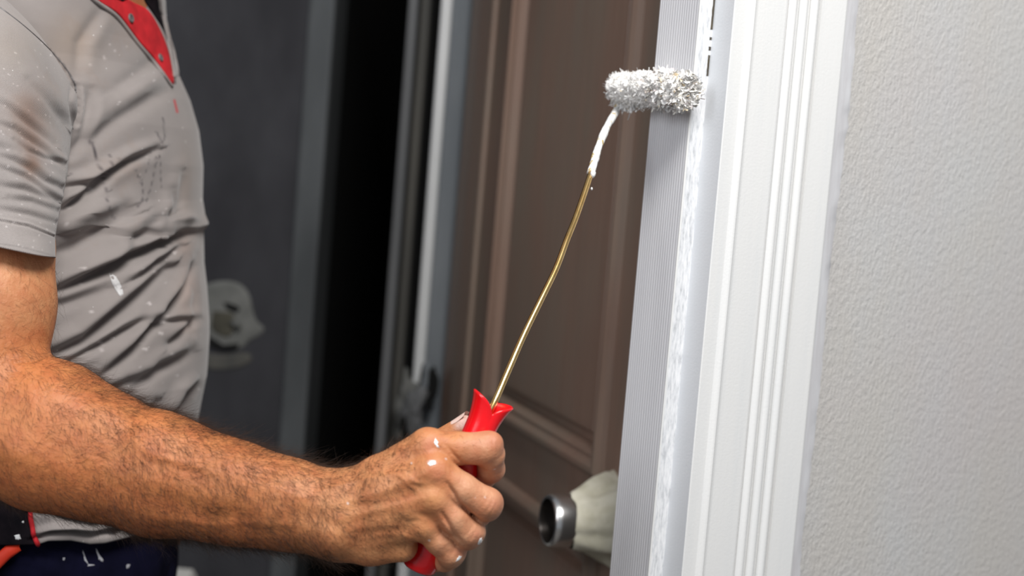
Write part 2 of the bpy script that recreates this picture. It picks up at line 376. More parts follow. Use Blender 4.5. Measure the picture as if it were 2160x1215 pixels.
# ---- brown door
vp = ray(85, 290); dd = np.array([vp[0], vp[1], 0]); dd /= np.linalg.norm(dd); dn = np.array([-dd[1], dd[0], 0])
K0 = P(1300, 1098, 1.47)
def DP(s, z_, h=0): q = K0+dd*s+dn*h; return np.array([q[0], q[1], z_])
door = empty('door_1', tuple(DP(.686, 0)), kind='structure', label='brown panelled door standing ajar with masking-taped knob')
TH = .034
def dbox(name, s0, s1, z0, z1, h0, h1, mt=None, par=None, bevel=.0015):
    return box(name, DP(s0, z0, h0), dd*(s1-s0), Z*(z1-z0), dn*(h1-h0), mt or M['door'], par or door, bevel)
dbox('stile', -.065, .045, .01, 2.02, -TH, 0); dbox('stile', .468, .556, .01, 2.02, -TH, 0)
dbox('stile', .622, .686, .01, 2.02, -TH, -.002)
dbox('rail', .045, .468, .956, 1.028, -TH, 0); dbox('rail', .045, .468, 1.90, 2.02, -TH, 0); dbox('rail', .045, .468, .01, .16, -TH, 0)
dbox('batten', .556, .622, .01, 2.02, -TH, .006, bevel=.005)
def panel(s0, s1, z0, z1):
    prof = [(-.002, 0), (.001, .007), (.006, .0105), (.011, .0105), (.015, .0065), (.0175, .0045), (.022, .0050), (.027, -.001), (.030, -.012), (.034, -.0125)]
    V = []; F = []
    for u, h in prof:
        V += [DP(s0+u, z0+u, h), DP(s1-u, z0+u, h), DP(s1-u, z1-u, h), DP(s0+u, z1-u, h)]
    for i in range(len(prof)-1):
        for k in range(4):
            a_ = i*4+k; b_ = i*4+(k+1) % 4; F.append((a_, b_, b_+4, a_+4))
    mo = mk('moulding', V, F, M['door'], door, smooth=False)
    sm = mo.modifiers.new('e', 'EDGE_SPLIT'); sm.split_angle = .9; 
    prof = [(.032, -.0125), (.038, -.012), (.0425, -.0040), (.0445, -.0020), (.050, -.0015)]
    V = []; F = []
    for u, h in prof:
        V += [DP(s0+u, z0+u, h), DP(s1-u, z0+u, h), DP(s1-u, z1-u, h), DP(s0+u, z1-u, h)]
    for i in range(len(prof)-1):
        for k in range(4):
            a_ = i*4+k; b_ = i*4+(k+1) % 4; F.append((a_, b_, b_+4, a_+4))
    n0 = len(V); F.append((n0-4, n0-3, n0-2, n0-1)); b_ = n0
    V += [DP(s0, z0, -.028), DP(s1, z0, -.028), DP(s1, z1, -.028), DP(s0, z1, -.028)]; F.append((b_+3, b_+2, b_+1, b_))
    for k in range(4): F.append((k, b_+k, b_+(k+1) % 4, (k+1) % 4))
    mk('panel', V, F, M['door'], door, smooth=False)
panel(.045, .468, 1.028, 1.90); panel(.045, .468, .16, .956)
# knob: rose under tape, stem, chrome drum with hollow face
hd = empty('door_handle', (0, 0, 0)); hd.parent = door; hd.matrix_parent_inverse = Matrix.Translation(-Vector(door.location))
kz = K0[2]
def lathe_vf(prof, org, ax, seg=40, jit=None):
    ax = ax/np.linalg.norm(ax); a = np.cross(ax, [0, 0, 1.]); a /= np.linalg.norm(a); b_ = np.cross(ax, a); V = []
    for i, (u, r_) in enumerate(prof):
        for j in range(seg):
            th = 2*PI*j/seg; du, dr = jit(i, th) if jit else (0, 0)
            V.append(org+ax*(u+du)+(r_+dr)*(math.cos(th)*a+math.sin(th)*b_))
    return np.array(V), [tuple(f[::-1]) for f in grid_faces(seg, len(prof), True)]
KO = DP(.0, kz, 0)
V, F = lathe_vf([(.045, .012), (.046, .0235), (.048, .0262), (.052, .0270), (.068, .0270), (.0745, .0262), (.0765, .0245), (.0762, .0228)], KO, dn, 48)
mk('knob', V, F, M['chrome'], hd)
V, F = lathe_vf([(.0762, .0230), (.0740, .0226), (.056, .0215), (.052, .019), (.051, .0001)], KO, dn, 40)
mk('knob_bore', V, F, M['bore'], hd)
V, F = lathe_vf([(.0515, .0090), (.062, .0085), (.0640, .006), (.0645, .0001)], KO, dn, 30); mk('knob_core', V, F, M['bore'], hd)
tp = [(-.001, .050), (.004, .0460), (.010, .0445), (.018, .0405), (.026, .0375), (.034, .0335), (.041, .0330), (.049, .0300), (.0535, .0288), (.0545, .0276)]
ph = rng.uniform(0, 6.28, 12)
def tj(i, th):
    k = 0
    for q, (f_, a_) in enumerate(((3, .0022), (5, .0018), (8, .0012), (13, .0007))): k += a_*math.sin(f_*th+ph[q]+i*(.5-.12*q))
    # pleats and a flap at the upper front
    flap = .012*math.exp(-((th-4.4)/.35)**2) if i >= 7 else 0
    return (.0025*math.sin(2*th+ph[5]) if 6 < i else 0)+flap*.4, k*(1.3 if i < 6 else .5)
tp = [(u*.97 if u > .01 else u, r_) for u, r_ in tp]
V, F = lathe_vf(tp, KO, dn, 90, tj); mk('masking_tape', V, F, M['tape'], hd, label='cream masking tape wrapped round knob')

# ---- far wall, dark opening and its frame
Yb = P(500, 607, 2.3)
def far(px, D, py=350): q = P(px, py, D); return np.array([q[0], q[1], 0])
a_ = far(650, 2.30); 
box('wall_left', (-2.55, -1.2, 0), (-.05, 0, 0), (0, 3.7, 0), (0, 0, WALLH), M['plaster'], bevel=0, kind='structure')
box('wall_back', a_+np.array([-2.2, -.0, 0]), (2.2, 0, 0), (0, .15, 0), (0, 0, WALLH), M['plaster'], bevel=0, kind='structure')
# corner strip standing slightly proud; lit reveal put into a lighter plaster colour
e1 = far(628, 2.298); e2 = far(684, 2.286)
t2 = empty('trim_2', tuple(a_), kind='structure', label='corner strip of dark plaster wall, painted lighter as lit reveal')
box('corner_strip', e1+np.array([0, -.006, 0]), e2-e1, (0, .16, 0), (0, 0, WALLH), M['plaster_lit_edge'], t2, .006)
# frame with stops at the right of the opening
t3 = empty('trim_3', tuple(far(860, 2.1)), kind='structure', label='grey battered door frame with pale edge behind brown door')
def fbox(name, x0, x1, D0_, D1_, mt, dep=.05, bev=.003):
    p0, p1 = far(x0, D0_), far(x1, D1_); box(name, p0, p1-p0, (0, dep, 0), (0, 0, 2.25), mt, t3, bev)
fbox('frame_board', 836, 856, 2.16, 2.16, M['frame_grey'], .03)
fbox('frame_recess', 852, 866, 2.19, 2.19, M['black'], .03)
fbox('frame_board', 862, 882, 2.17, 2.17, M['frame_dark'], .03)
fbox('frame_recess', 878, 908, 2.20, 2.20, M['black'], .03)
fbox('frame_edge', 904, 928, 2.12, 2.12, M['frame_light'], .09, .006)
fbox('frame_board', 928, 975, 2.125, 2.125, M['frame_blue'], .06)
q = far(972, 2.16); box('wall_middle', q+np.array([0, .03, 0]), (.9, 0, 0), (0, .1, 0), (0, 0, WALLH), M['plaster'], bevel=0, kind='structure')
# torn plaster and empty lock hole on the frame
def blob(name, cpx, cpy, D, rx, rz, th_, mt, parent, seed, n=26, rough=.25, hole=False, **k):
    g = np.random.default_rng(seed); c = P(cpx, cpy, D); a1 = g.uniform(0, 6.28, 5); V = []; R_ = [0, .35, .7, .9, 1.0, 1.02]
    hh = [1, .98, .85, .6, .25, -.4]
    for i, rr in enumerate(R_):
        for j in range(n):
            th2 = 2*PI*j/n; e = 1+rough*(math.sin(2*th2+a1[0])*.4+math.sin(3*th2+a1[1])*.35+math.sin(5*th2+a1[2])*.25+math.sin(9*th2+a1[3])*.15)
            V.append(c+np.array([rx*rr*e*math.cos(th2), -th_*hh[i]*(1+.25*g.normal()*(i > 0)), rz*rr*e*math.sin(th2)]))
    return mk(name, V, [tuple(f) for f in grid_faces(n, len(R_), True)], mt, parent, **k)
blob('torn_plaster', 857, 850, 2.155, .016, .050, .014, M['patch'], t3, 3, rough=.6)
blob('torn_plaster', 872, 865, 2.118, .020, .030, .010, M['frame_grey'], t3, 5, rough=.6)
blob('lock_recess', 905, 815, 2.118, .012, .036, .003, M['black'], t3, 8, rough=.4)
blob('torn_plaster', 897, 800, 2.116, .005, .026, .006, M['frame_blue'], t3, 9, rough=.5)
# unlit room behind, its darkness put into near-black walls
lx, rx = far(560, 2.5)[0], far(1000, 2.5)[0]
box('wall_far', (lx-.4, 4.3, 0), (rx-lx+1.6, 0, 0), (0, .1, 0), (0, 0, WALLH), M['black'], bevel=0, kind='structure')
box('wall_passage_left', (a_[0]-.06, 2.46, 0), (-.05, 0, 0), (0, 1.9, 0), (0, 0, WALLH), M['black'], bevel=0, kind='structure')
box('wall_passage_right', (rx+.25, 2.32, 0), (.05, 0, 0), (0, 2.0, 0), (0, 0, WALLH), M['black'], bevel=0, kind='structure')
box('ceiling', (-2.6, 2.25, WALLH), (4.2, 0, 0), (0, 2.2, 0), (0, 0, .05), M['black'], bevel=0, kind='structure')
# socket box in the back wall
sb = empty('socket_box', tuple(P(478, 672, 2.296)), label='recessed electrical box in rough plaster patch on dark wall', cat='electrical box')
def wallp(px, py, off=0):
    ry = ray(px, py); t_ = (a_[1]-off-O[1])/ry[1]; return O+t_*ry
def wpoly(name, pts, h, mt, parent, **k):
    """irregular daub on the back wall with domed edge; pts in a ring"""
    pts = catmull(list(pts)+[pts[0]], 40)[:-1]; c = pts.mean(0); V = []; sc = [(1.03, -.001), (1, h*.5), (.93, h*.9), (.8, h), (.4, h*.92), (0.02, h*.95)]
    for s_, o_ in sc:
        for q_ in pts: qq = c+(q_-c)*s_; V.append(wallp(qq[0], qq[1], o_))
    return mk(name, V, grid_faces(len(pts), len(sc), True)[:, ::-1], mt, parent, **k)
wpoly('plaster_daub', [(415, 610), (445, 598), (480, 594), (508, 602), (526, 624), (532, 652), (540, 676), (556, 692), (546, 708), (526, 718), (510, 734), (480, 740), (450, 732), (420, 715), (408, 660)], .004, M['patch'], sb)
wpoly('plaster_daub', [(425, 742), (465, 748), (520, 745), (528, 762), (500, 776), (455, 780), (428, 770)], .0025, M['frame_dark'], sb)
wpoly('cavity', [(448, 655), (492, 662), (492, 700), (476, 712), (446, 695)], .0055, M['box_in'], sb)
wpoly('cavity', [(470, 638), (488, 640), (506, 650), (498, 660), (478, 652)], .0055, M['black'], sb)
wpoly('cavity', [(438, 706), (455, 722), (490, 732), (505, 724), (498, 738), (468, 740), (440, 728)], .0055, M['black'], sb)
V, F = tube_vf([wallp(491, 678, .006), wallp(498, 684, .012), wallp(501, 692, .008)], .005, 10); mk('cable_end', V, F, M['patch'], sb)
# pale paper sack standing behind the man
s0 = P(365, 1193, 2.05); s1 = P(405, 1195, 2.05)
s0[2] -= .045; sk = empty('paper_sack', (s0[0]-.05, s0[1], 0), label='pale paper sack standing on floor behind navy trousers', cat='sack')
V = []; hs = [(.0, 1.0), (.2, 1.03), (.5, 1.02), (s0[2]-.08, .98), (s0[2]-.01, .9), (s0[2], .86)]
xr = s1[0]; xl = xr-.26
for i, (z_, k_) in enumerate(hs):
    for (ux, uy) in ((-1, -1), (-.4, -1.1), (.3, -1.05), (1, -1), (1.06, 0), (1, 1), (0, 1.05), (-1, 1)):
        cx_ = (xl+xr)/2-.01; V.append((cx_+ux*.13*(k_+(.12 if i < 4 else 0)), s0[1]+.08+uy*.07*k_, z_))
F = [tuple(f) for f in grid_faces(8, len(hs), True)]+[tuple(range(8))[::-1], tuple(range(40, 48))]
mk('sack_body', V, F, M['sack'], sk, smooth=False)

# ================================================================== PAINT ROLLER
tool = empty('paint_roller', tuple(P(950, 1050, 1.056)), label='small paint roller with red handle and long brass wire', cat='paint roller')
ax0, ax1 = P(1015, 900, 1.056), P(882, 1198, 1.060)
A = ax0-ax1; HL = np.linalg.norm(A); A /= HL; LX = P(1015+91.3, 900+40.8, 1.056)-ax0; LX -= A*(LX@A); LX /= np.linalg.norm(LX); LY = np.cross(A, LX)
mpp = 1.056/3000; _a = math.radians(22); LX, LY = LX*math.cos(_a)+LY*math.sin(_a), LY*math.cos(_a)-LX*math.sin(_a)
if LX@FW < 0: _s = 2*math.radians(-22); LX, LY = LX*math.cos(_s)+LY*math.sin(_s), LY*math.cos(_s)-LX*math.sin(_s)
prof = [(-HL-.001, .0105), (-HL, .0120), (-HL+.0015, .0130), (-HL+.006, .0131), (-HL+.012, .0125), (-HL*.75, .0121), (-HL*.55, .0124), (-HL*.35, .0120), (-HL*.15, .0118), (0, .0119)]
seg = 64; V = []; th = np.linspace(0, 2*PI, seg, endpoint=False)
V.append(np.array([ax0+A*(-HL-.001)]*seg))
for u, r_ in prof: V.append(ax0+A*u+r_*(np.cos(th)[:, None]*LX+np.sin(th)[:, None]*LY))
c2 = np.cos(th)**2
ac = np.abs(np.cos(th))**.75
hmax = np.where(np.cos(th) < 0, 68, 62)*mpp*ac+33*mpp*(1-ac)
def petal(fr, inner):
    r_ = .0119+(.0052*c2)*fr**1.8-.0016*(1-c2)*fr-(.0019 if inner else 0)
    u = hmax*fr
    return ax0+A*u[:, None]+r_[:, None]*(np.cos(th)[:, None]*LX+np.sin(th)[:, None]*LY)
for fr in np.linspace(.1, 1, 12): V.append(petal(fr, False))
e = petal(1, True); V.append((V[-1]+e)/2+A*.0006); V.append(e)
for fr in (.8, .6, .4, .2, 0): V.append(petal(fr, True))
V.append(ax0+A*-.012+.004*(np.cos(th)[:, None]*LX+np.sin(th)[:, None]*LY)); V.append(np.array([ax0+A*-.013]*seg))
hv = np.vstack(V); mk('handle', hv, grid_faces(seg, len(V), True), M['red_plastic'], tool, label='red plastic handle with flared tulip mouth')
# roller sleeve pressed on the ribbed jamb
nr = -w                                       # jamb face normal
zr = P(1385, 195, 1.25)[2]
RR = .0142
tn, tf_ = -.017, .079
rc0 = np.array([B0[0], B0[1], zr-.001])+vd*tn+nr*(RR+.004); rc1 = np.array([B0[0], B0[1], zr+.002])+vd*tf_+nr*(RR+.008)
wire = [ax0+A*-.01, P(1041, 852, 1.062), P(1070, 786, 1.075), P(1105, 706, 1.092), P(1142, 630, 1.110), P(1173, 566, 1.128), P(1196, 505, 1.146), P(1216, 455, 1.163), P(1245, 370, 1.190), P(1262, 312, 1.212), P(1280, 268, 1.232)]
pe = proj(rc1); wire += [P(1300, 233, pe[2]-.004), rc1*.5+P(1302, 222, pe[2])*.5, rc1]
wp = catmull(wire, 130); px_ = np.array([proj(q_)[1] for q_ in wp]); cut = int(np.argmax(px_ < 372))
V, F = tube_vf(wp[:cut+1], .0026, 14); mk('wire', V, F, M['brass'], tool, label='bare brass-coloured wire rod')
rad = .0027+.0006*np.abs(np.sin(np.arange(130-cut)*.31))+.0001*rng.normal(size=130-cut); rad[:2] = .0033
V, F = tube_vf(wp[cut:], rad, 14, sx=1.05); V += rng.normal(size=V.shape)*.00012; mk('painted_wire', V, F, M['painted_wire'], tool, label='upper wire crusted with white paint')
for k, (x_, y_, s_) in enumerate(((1243, 378, .0026), (1239, 386, .0018), (1248, 398, .0012), (1251, 366, .003))):
    q_ = P(x_, y_, 1.187); V, F = tube_vf([q_+Z*s_, q_+Z*s_*.3, q_-Z*s_*.6, q_-Z*s_*1.3], [s_*.3, s_*.8, s_*.7, s_*.2], 8); mk('paint_drip', V, F, M['paint'], tool)
axr = rc1-rc0; LR = np.linalg.norm(axr); axr /= LR; e1_ = np.cross(axr, Z); e1_ /= np.linalg.norm(e1_); e2_ = np.cross(axr, e1_)
from mathutils import noise as mn
V = []; nu, nv = 120, 90
pr = [(0, .0)]+[(.0, .3), (.0, .7)]
us = np.r_[0, 0, .004, np.linspace(.01, .99, nv-6), .996, 1, 1]; rs = np.r_[.15, .75, .93, np.ones(nv-6), .93, .75, .15]
for u, rr in zip(us, rs):
    for j in range(nu):
        t_ = 2*PI*j/nu; p = rc0+axr*LR*u+(math.cos(t_)*e1_+math.sin(t_)*e2_)*RR*rr
        nn = mn.noise(Vector(p*120))*.0032+mn.noise(Vector(p*420))*.0013
        near = 1-u
        V.append(p+(math.cos(t_)*e1_+math.sin(t_)*e2_)*(nn*(1+.8*near)))
V = np.array(V); F = grid_faces(nu, len(us), True)
cl = np.array([(1, .99, .97)]*len(V)); mk('roller_sleeve', V, F, M['nap'], tool, cols=cl, label='white nap roller sleeve crusted with paint')
# nap fibres and dried flakes
V = []; F = []; cl = []
def flake(p, d, s, wd, col, curl):
    sdv = np.cross(d, rng.normal(size=3)); sdv /= np.linalg.norm(sdv); k0 = len(V); bend = rng.normal(size=3)*curl
    for i, f_ in enumerate((0, .4, .75, 1)):
        c_ = p+d*s*f_+bend*s*f_*f_; ww = wd*(1, 1, .95, .7)[i]*(1+.3*rng.normal()); V.append(c_-sdv*ww); V.append(c_+sdv*ww); cl.extend([col, col])
    for i in range(3): F.append((k0+2*i, k0+2*i+1, k0+2*i+3, k0+2*i+2))
pal = [(1, 1, 1), (.97, .96, .94), (.93, .93, .93), (1, .97, .90), (.95, .80, .58), (.80, .72, .74), (.98, .88, .80)]
def pick(u):
    return pal[rng.choice(7, p=[.38, .20, .16, .12, .06, .05, .03] if u < .45 else [.42, .24, .28, .03, .01, .01, .01])]
for i in range(7200):
    u = rng.random(); t_ = rng.uniform(0, 2*PI); rad_ = math.cos(t_)*e1_+math.sin(t_)*e2_
    big = u < .45 and rng.random() < .55
    p = rc0+axr*LR*u; p = p+rad_*(RR-.0004+mn.noise(Vector((p+rad_*RR)*120))*.0032+(.0008*rng.random() if big else 0))
    d = rad_*(.75 if not big else .15)+axr*rng.normal()*.5+rng.normal(size=3)*(.6 if not big else .7)
    if u < .06: d -= axr*.8
    if u > .94: d += axr*.7
    d /= np.linalg.norm(d)
    s = rng.uniform(.0011, .0021)*(1.25 if big else .85); wd = rng.uniform(.0007, .0019) if big else rng.uniform(.0002, .0005)
    flake(p, d, s, wd, pick(u), .9)
for end, sg in ((rc0, -1), (rc1, 1)):
    for i in range(420):
        rr = RR*math.sqrt(rng.random()); t_ = rng.uniform(0, 2*PI); p = end+(math.cos(t_)*e1_+math.sin(t_)*e2_)*rr
        d = axr*sg+rng.normal(size=3)*.5; d /= np.linalg.norm(d); flake(p, d, rng.uniform(.002, .004), rng.uniform(.0003, .0013), pick(.2 if sg < 0 else .8), .5)
for i in range(260):   # ragged fringe hanging below the wire end
    u = rng.uniform(.72, .97); p = rc0+axr*LR*u-Z*(RR-.001)+rng.normal(size=3)*.0025; d = -Z+rng.normal(size=3)*.7; d /= np.linalg.norm(d)
    flake(p, d, rng.uniform(.002, .0042), rng.uniform(.0003, .0011), pick(.8), .5)
mk('nap_tufts', V, np.array(F), M['nap'], tool, smooth=False, cols=np.array(cl), kind='stuff')
#PERSON
# ================================================================== THE PAINTER
TC = P(158, 470, 1.38)
person = empty('person', (TC[0], TC[1], 0), label='painter in grey polo shirt, right arm stretched forward holding roller', cat='person')
# ---- right arm and hand
def J(px, py, D, r): return (P(px, py, D), r)
ARM = [J(-60, 840, 1.085, .049), J(105, 905, 1.08, .0500), J(200, 950, 1.075, .0455), J(340, 1000, 1.068, .0415), J(480, 1036, 1.060, .0350), J(600, 1062, 1.052, .0298), J(700, 1084, 1.047, .0262)]
ULNA = [J(-90, 880, 1.085, .042), J(90, 960, 1.075, .040), J(330, 1040, 1.065, .0285), J(520, 1078, 1.055, .0215), J(705, 1116, 1.046, .0185)]
RADI = [J(330, 960, 1.062, .030), J(520, 1022, 1.052, .0235), J(712, 1056, 1.045, .0185)]
UP_ = [J(-34, 430, 1.112, .0480), J(-37, 520, 1.106, .0515), J(-40, 640, 1.096, .0535), J(-50, 820, 1.085, .050)]
META = [
 [J(722, 1052, 1.046, .0180), J(800, 1008, 1.040, .0150), J(902, 943, 1.031, .0130)],
 [J(715, 1070, 1.042, .0180), J(810, 1035, 1.031, .0155), J(915, 992, 1.0205, .0122)],
 [J(710, 1098, 1.042, .0180), J(810, 1075, 1.032, .0150), J(913, 1048, 1.0215, .0118)],
 [J(705, 1120, 1.046, .0175), J(800, 1115, 1.038, .0140), J(893, 1105, 1.029, .0112)],
 [J(730, 1135, 1.050, .0160), J(783, 1141, 1.047, .0168), J(848, 1152, 1.042, .0112)],
 [J(740, 1090, 1.055, .0160), J(840, 1080, 1.046, .0120)],
 [J(800, 1030, 1.048, .0130), J(900, 975, 1.044, .0100)]]
THUMB = [J(740, 1040, 1.062, .0140), J(835, 985, 1.088, .0130), J(912, 945, 1.093, .0108), J(980, 900, 1.0825, .0088)]
FING = [
 [J(902, 943, 1.031, .0128), J(965, 946, 1.0315, .0118), J(1020, 946, 1.034, .0118), J(1033, 958, 1.040, .0107), J(1036, 990, 1.054, .0099), J(1022, 1004, 1.068, .0090), J(985, 1000, 1.079, .0080)],
 [J(915, 992, 1.0205, .0122), J(975, 1032, 1.024, .0114), J(1022, 1060, 1.030, .0112), J(1027, 1068, 1.034, .0106), J(1008, 1084, 1.055, .0096), J(985, 1090, 1.070, .0088), J(945, 1085, 1.078, .0078)],
 [J(913, 1048, 1.0215, .0118), J(955, 1092, 1.026, .0108), J(984, 1121, 1.033, .0108), J(987, 1129, 1.037, .0102), J(972, 1134, 1.056, .0092), J(950, 1136, 1.070, .0084), J(912, 1128, 1.077, .0075)],
 [J(893, 1105, 1.029, .0110), J(925, 1140, 1.033, .0098), J(949, 1166, 1.039, .0096), J(950, 1172, 1.043, .0090), J(938, 1182, 1.058, .0082), J(920, 1184, 1.070, .0074), J(890, 1176, 1.076, .0066)]]
def arm_f(p):
    d = chain(p, ARM, .01); d = smin(d, chain(p, ULNA, .01), .012); d = smin(d, chain(p, RADI, .01), .012)
    d = smin(d, chain(p, UP_, .01), .010)
    m_ = None
    for c_ in META:
        e = chain(p, c_, .006); m_ = e if m_ is None else smin(m_, e, .0055)
    d = smin(d, m_, .012)
    out = smin(d, chain(p, THUMB, .006), .010)
    for i, f_ in enumerate(FING): out = smin(out, smin(d, chain(p, f_, .0028), .0045), .0010)
    for q_, r_ in ((P(1037, 935, 1.0335), .0085), (P(1036, 1058, 1.0325), .0085), (P(1002, 1121, 1.035), .0078), (P(964, 1164, 1.041), .0068)): out = smin(out, np.linalg.norm(p-q_, axis=1)-r_, .004)
    # extensor knuckles and a web crease between neighbouring fingers
    for q_, r_ in ((P(903, 938, 1.0275), .0080), (P(914, 990, 1.0182), .0074), (P(913, 1045, 1.0182), .0070), (P(895, 1101, 1.0252), .0066), (P(702, 1128, 1.034), .0105)):
        out = smin(out, np.linalg.norm(p-q_, axis=1)-r_, .009)
    return out
allp = np.array([q_[0] for c_ in [ARM, ULNA, UP_, THUMB]+META+FING for q_ in c_])
lo = allp.min(0)-.062; hi = allp.max(0)+.062; hi[0] = allp[:, 0].max()+.016
AV, AF = surface(arm_f, lo, hi, .00125)
AN = vnormals(AV, AF)
ax_, ay_, aD = proj2 = (lambda d: (CX+FPX*(d@RT)/(d@FW), CY-FPX*(d@UP)/(d@FW), d@FW))(AV-O)
q2 = np.c_[ax_, ay_]; facing = np.clip(-(AN@FW), 0, 1)**.5
disp = np.zeros(len(AV))
# (polyline in the photograph's plane, half width px, height m): veins and tendons +, creases -
AST = [([(640, 1048), (700, 1030), (760, 1012), (812, 1003), (848, 990)], 6, .0009),
 ([(850, 990), (858, 1004), (872, 1016), (892, 1018), (905, 1020)], 5, .0011), ([(812, 1003), (838, 1000), (852, 1010), (865, 1024), (880, 1034)], 4.5, .0009),
 ([(700, 1098), (770, 1082), (840, 1066), (905, 1046)], 8, .0008), ([(700, 1120), (780, 1110), (840, 1106), (890, 1102)], 9, .0007),
 ([(720, 1060), (800, 1040), (860, 1015), (910, 990)], 8, .0008), ([(850, 1085), (862, 1092), (880, 1090), (900, 1098)], 5, .0009),
 ([(760, 1140), (800, 1128), (845, 1126), (880, 1140)], 6, .0006), ([(480, 1000), (560, 1022), (640, 1048)], 6, .0005), ([(230, 905), (330, 960), (420, 985), (480, 1000)], 9, .0010),
 ([(330, 1090), (430, 1108), (560, 1105), (640, 1110)], 9, .0007), ([(0, 700), (40, 740), (60, 800), (70, 860)], 9, .0006),
 ([(938, 935), (955, 957), (974, 975), (992, 988)], 3.5, -.0014), ([(944, 1018), (962, 1052), (985, 1078), (1002, 1093), (1018, 1108)], 3.2, -.0020), ([(934, 1084), (945, 1107), (962, 1132), (982, 1152)], 3.0, -.0018), ([(936, 1012), (948, 1030), (966, 1050)], 7, -.0012), ([(930, 1078), (942, 1098), (954, 1116)], 6, -.0012),
 # creases
 ([(1026, 915), (1031, 935), (1029, 960)], 2.2, -.0005), ([(1036, 916), (1041, 934), (1040, 955)], 2.0, -.0005), ([(1045, 925), (1049, 940), (1050, 962)], 1.8, -.0004),
 ([(1036, 1040), (1026, 1058), (1010, 1078)], 2.2, -.0005), ([(1044, 1048), (1036, 1064), (1022, 1084)], 2.0, -.0005), ([(1049, 1056), (1042, 1072), (1030, 1092)], 1.6, -.0004),
 ([(1002, 1102), (992, 1118), (980, 1134)], 2.0, -.0005), ([(1008, 1112), (1000, 1128), (990, 1142)], 1.8, -.0004), ([(964, 1150), (956, 1164), (946, 1176)], 1.8, -.0004), ([(972, 1158), (966, 1172), (957, 1184)], 1.6, -.0004),
 ([(848, 1128), (858, 1150), (852, 1172)], 2.5, -.0006), ([(880, 1128), (893, 1146), (897, 1162)], 2.5, -.0005), ([(870, 1134), (880, 1152), (882, 1166)], 2.2, -.0005),
 ([(108, 742), (96, 752), (70, 760), (30, 765)], 5, -.0022), ([(112, 735), (118, 748), (140, 762)], 4, -.0010),
 ([(950, 975), (955, 985), (968, 994)], 3, -.0008), ([(690, 1148), (700, 1120), (706, 1080), (716, 1040)], 6, -.0005)]
for pts_, wd_, am_ in AST:
    d_, s_, t_ = seg_dist(q2, pts_); disp += am_*np.exp(-(d_/wd_)**2)*np.clip(np.sin(PI*np.clip(t_, .04, .96)), 0, 1)**.5
# muscle relief of the forearm
for (x_, y_, rx_, ry_, am_) in ((210, 860, 120, 42, .0030), (420, 1080, 170, 30, -.0022), (330, 985, 150, 24, -.0012), (560, 1030, 90, 20, .0012), (700, 1130, 30, 26, .0018), (660, 1090, 40, 22, -.0012), (20, 860, 60, 50, -.0025), (40, 960, 60, 34, .0018)):
    disp += am_*np.exp(-((ax_-x_)/rx_)**2-((ay_-y_+(-.25*(ax_-x_)))/ry_)**2)
AV = AV+AN*(disp*facing)[:, None]; AN = vnormals(AV, AF)
# tint: tan arm to paler hand and fingers
def sm(x_, a, b_): u = np.clip((x_-a)/(b_-a), 0, 1); return u*u*(3-2*u)
tan = np.array([.56, .205, .070]); pal_ = np.array([.61, .27, .115]); fin = np.array([.64, .32, .18])
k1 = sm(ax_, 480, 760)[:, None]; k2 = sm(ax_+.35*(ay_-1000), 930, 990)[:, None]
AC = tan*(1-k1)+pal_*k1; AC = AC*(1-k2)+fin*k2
low = (sm(ay_-(.28*ax_+955), -60, 90)*(1-sm(ax_, 620, 760)))[:, None]; AC = AC*(1-low*.18*np.array([.6, 1, 1.1]))  # shade under the forearm painted into the tint
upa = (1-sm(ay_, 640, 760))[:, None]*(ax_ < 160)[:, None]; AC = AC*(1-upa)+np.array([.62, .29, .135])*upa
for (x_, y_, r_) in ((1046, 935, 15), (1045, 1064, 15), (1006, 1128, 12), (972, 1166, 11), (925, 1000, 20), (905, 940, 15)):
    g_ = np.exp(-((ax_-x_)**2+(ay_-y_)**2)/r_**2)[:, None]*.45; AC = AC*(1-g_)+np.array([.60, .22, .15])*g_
g_ = (sm(ax_, 950, 968)*(1-sm(ay_, 898, 912))*(ax_ < 1005)*(aD > 1.06))[:, None]; AC = AC*(1-g_)+np.array([.76, .54, .46])*g_
# drying white paint specks on the hand
g_ = np.zeros(len(AV))
for (x_, y_, a_, b_) in ((911, 975, 9, 5), (1003, 1051, 1.6, 1.6), (1024, 1049, 1.4, 1.4), (906, 1140, 2, 1.6), (733, 1062, 1.6, 1.6), (941, 968, 1.8, 1.8), (868, 977, 1.4, 1.4), (1044, 990, 1.6, 1.6)):
    g_ = np.maximum(g_, np.clip(1.4-((ax_-x_)/a_)**2-((ay_-y_)/b_)**2, 0, 1))
AC = AC*(1-g_[:, None])+np.array([.85, .84, .83])*g_[:, None]
# ---- rest of the body (coarse), same mesh
yaw = math.radians(-12); fx = np.array([math.cos(yaw), math.sin(yaw), 0]); lx_ = np.array([-fx[1], fx[0], 0])   # facing, his left (away from camera)
def Bd(f_, l_, z_): return np.array([TC[0], TC[1], 0])+fx*f_+lx_*l_+np.array([0, 0, z_])
ROTB = np.stack([fx, lx_, np.array([0, 0, 1.])], 1)
# ---- shirt torso
CONT = [(-330, 300), (-200, 318), (-100, 330), (0, 348), (41, 350), (115, 369), (161, 378), (212, 400), (276, 418), (350, 427), (420, 425), (452, 430), (471, 438), (486, 427), (553, 427), (600, 432), (680, 437), (720, 436), (790, 431), (830, 423), (880, 414), (950, 405), (1040, 396), (1130, 388), (1300, 380)]
cy_, cxx_ = np.array(CONT, float).T
def cont(y_): return np.interp(y_, cy_, cxx_)
nz, nu = 470, 430
tt_ = np.linspace(0, 1, nu, endpoint=False)
# denser sampling on the side that faces the camera
phi = 2*PI*tt_; phi = phi+.55*np.sin(phi+PI/2)-.55
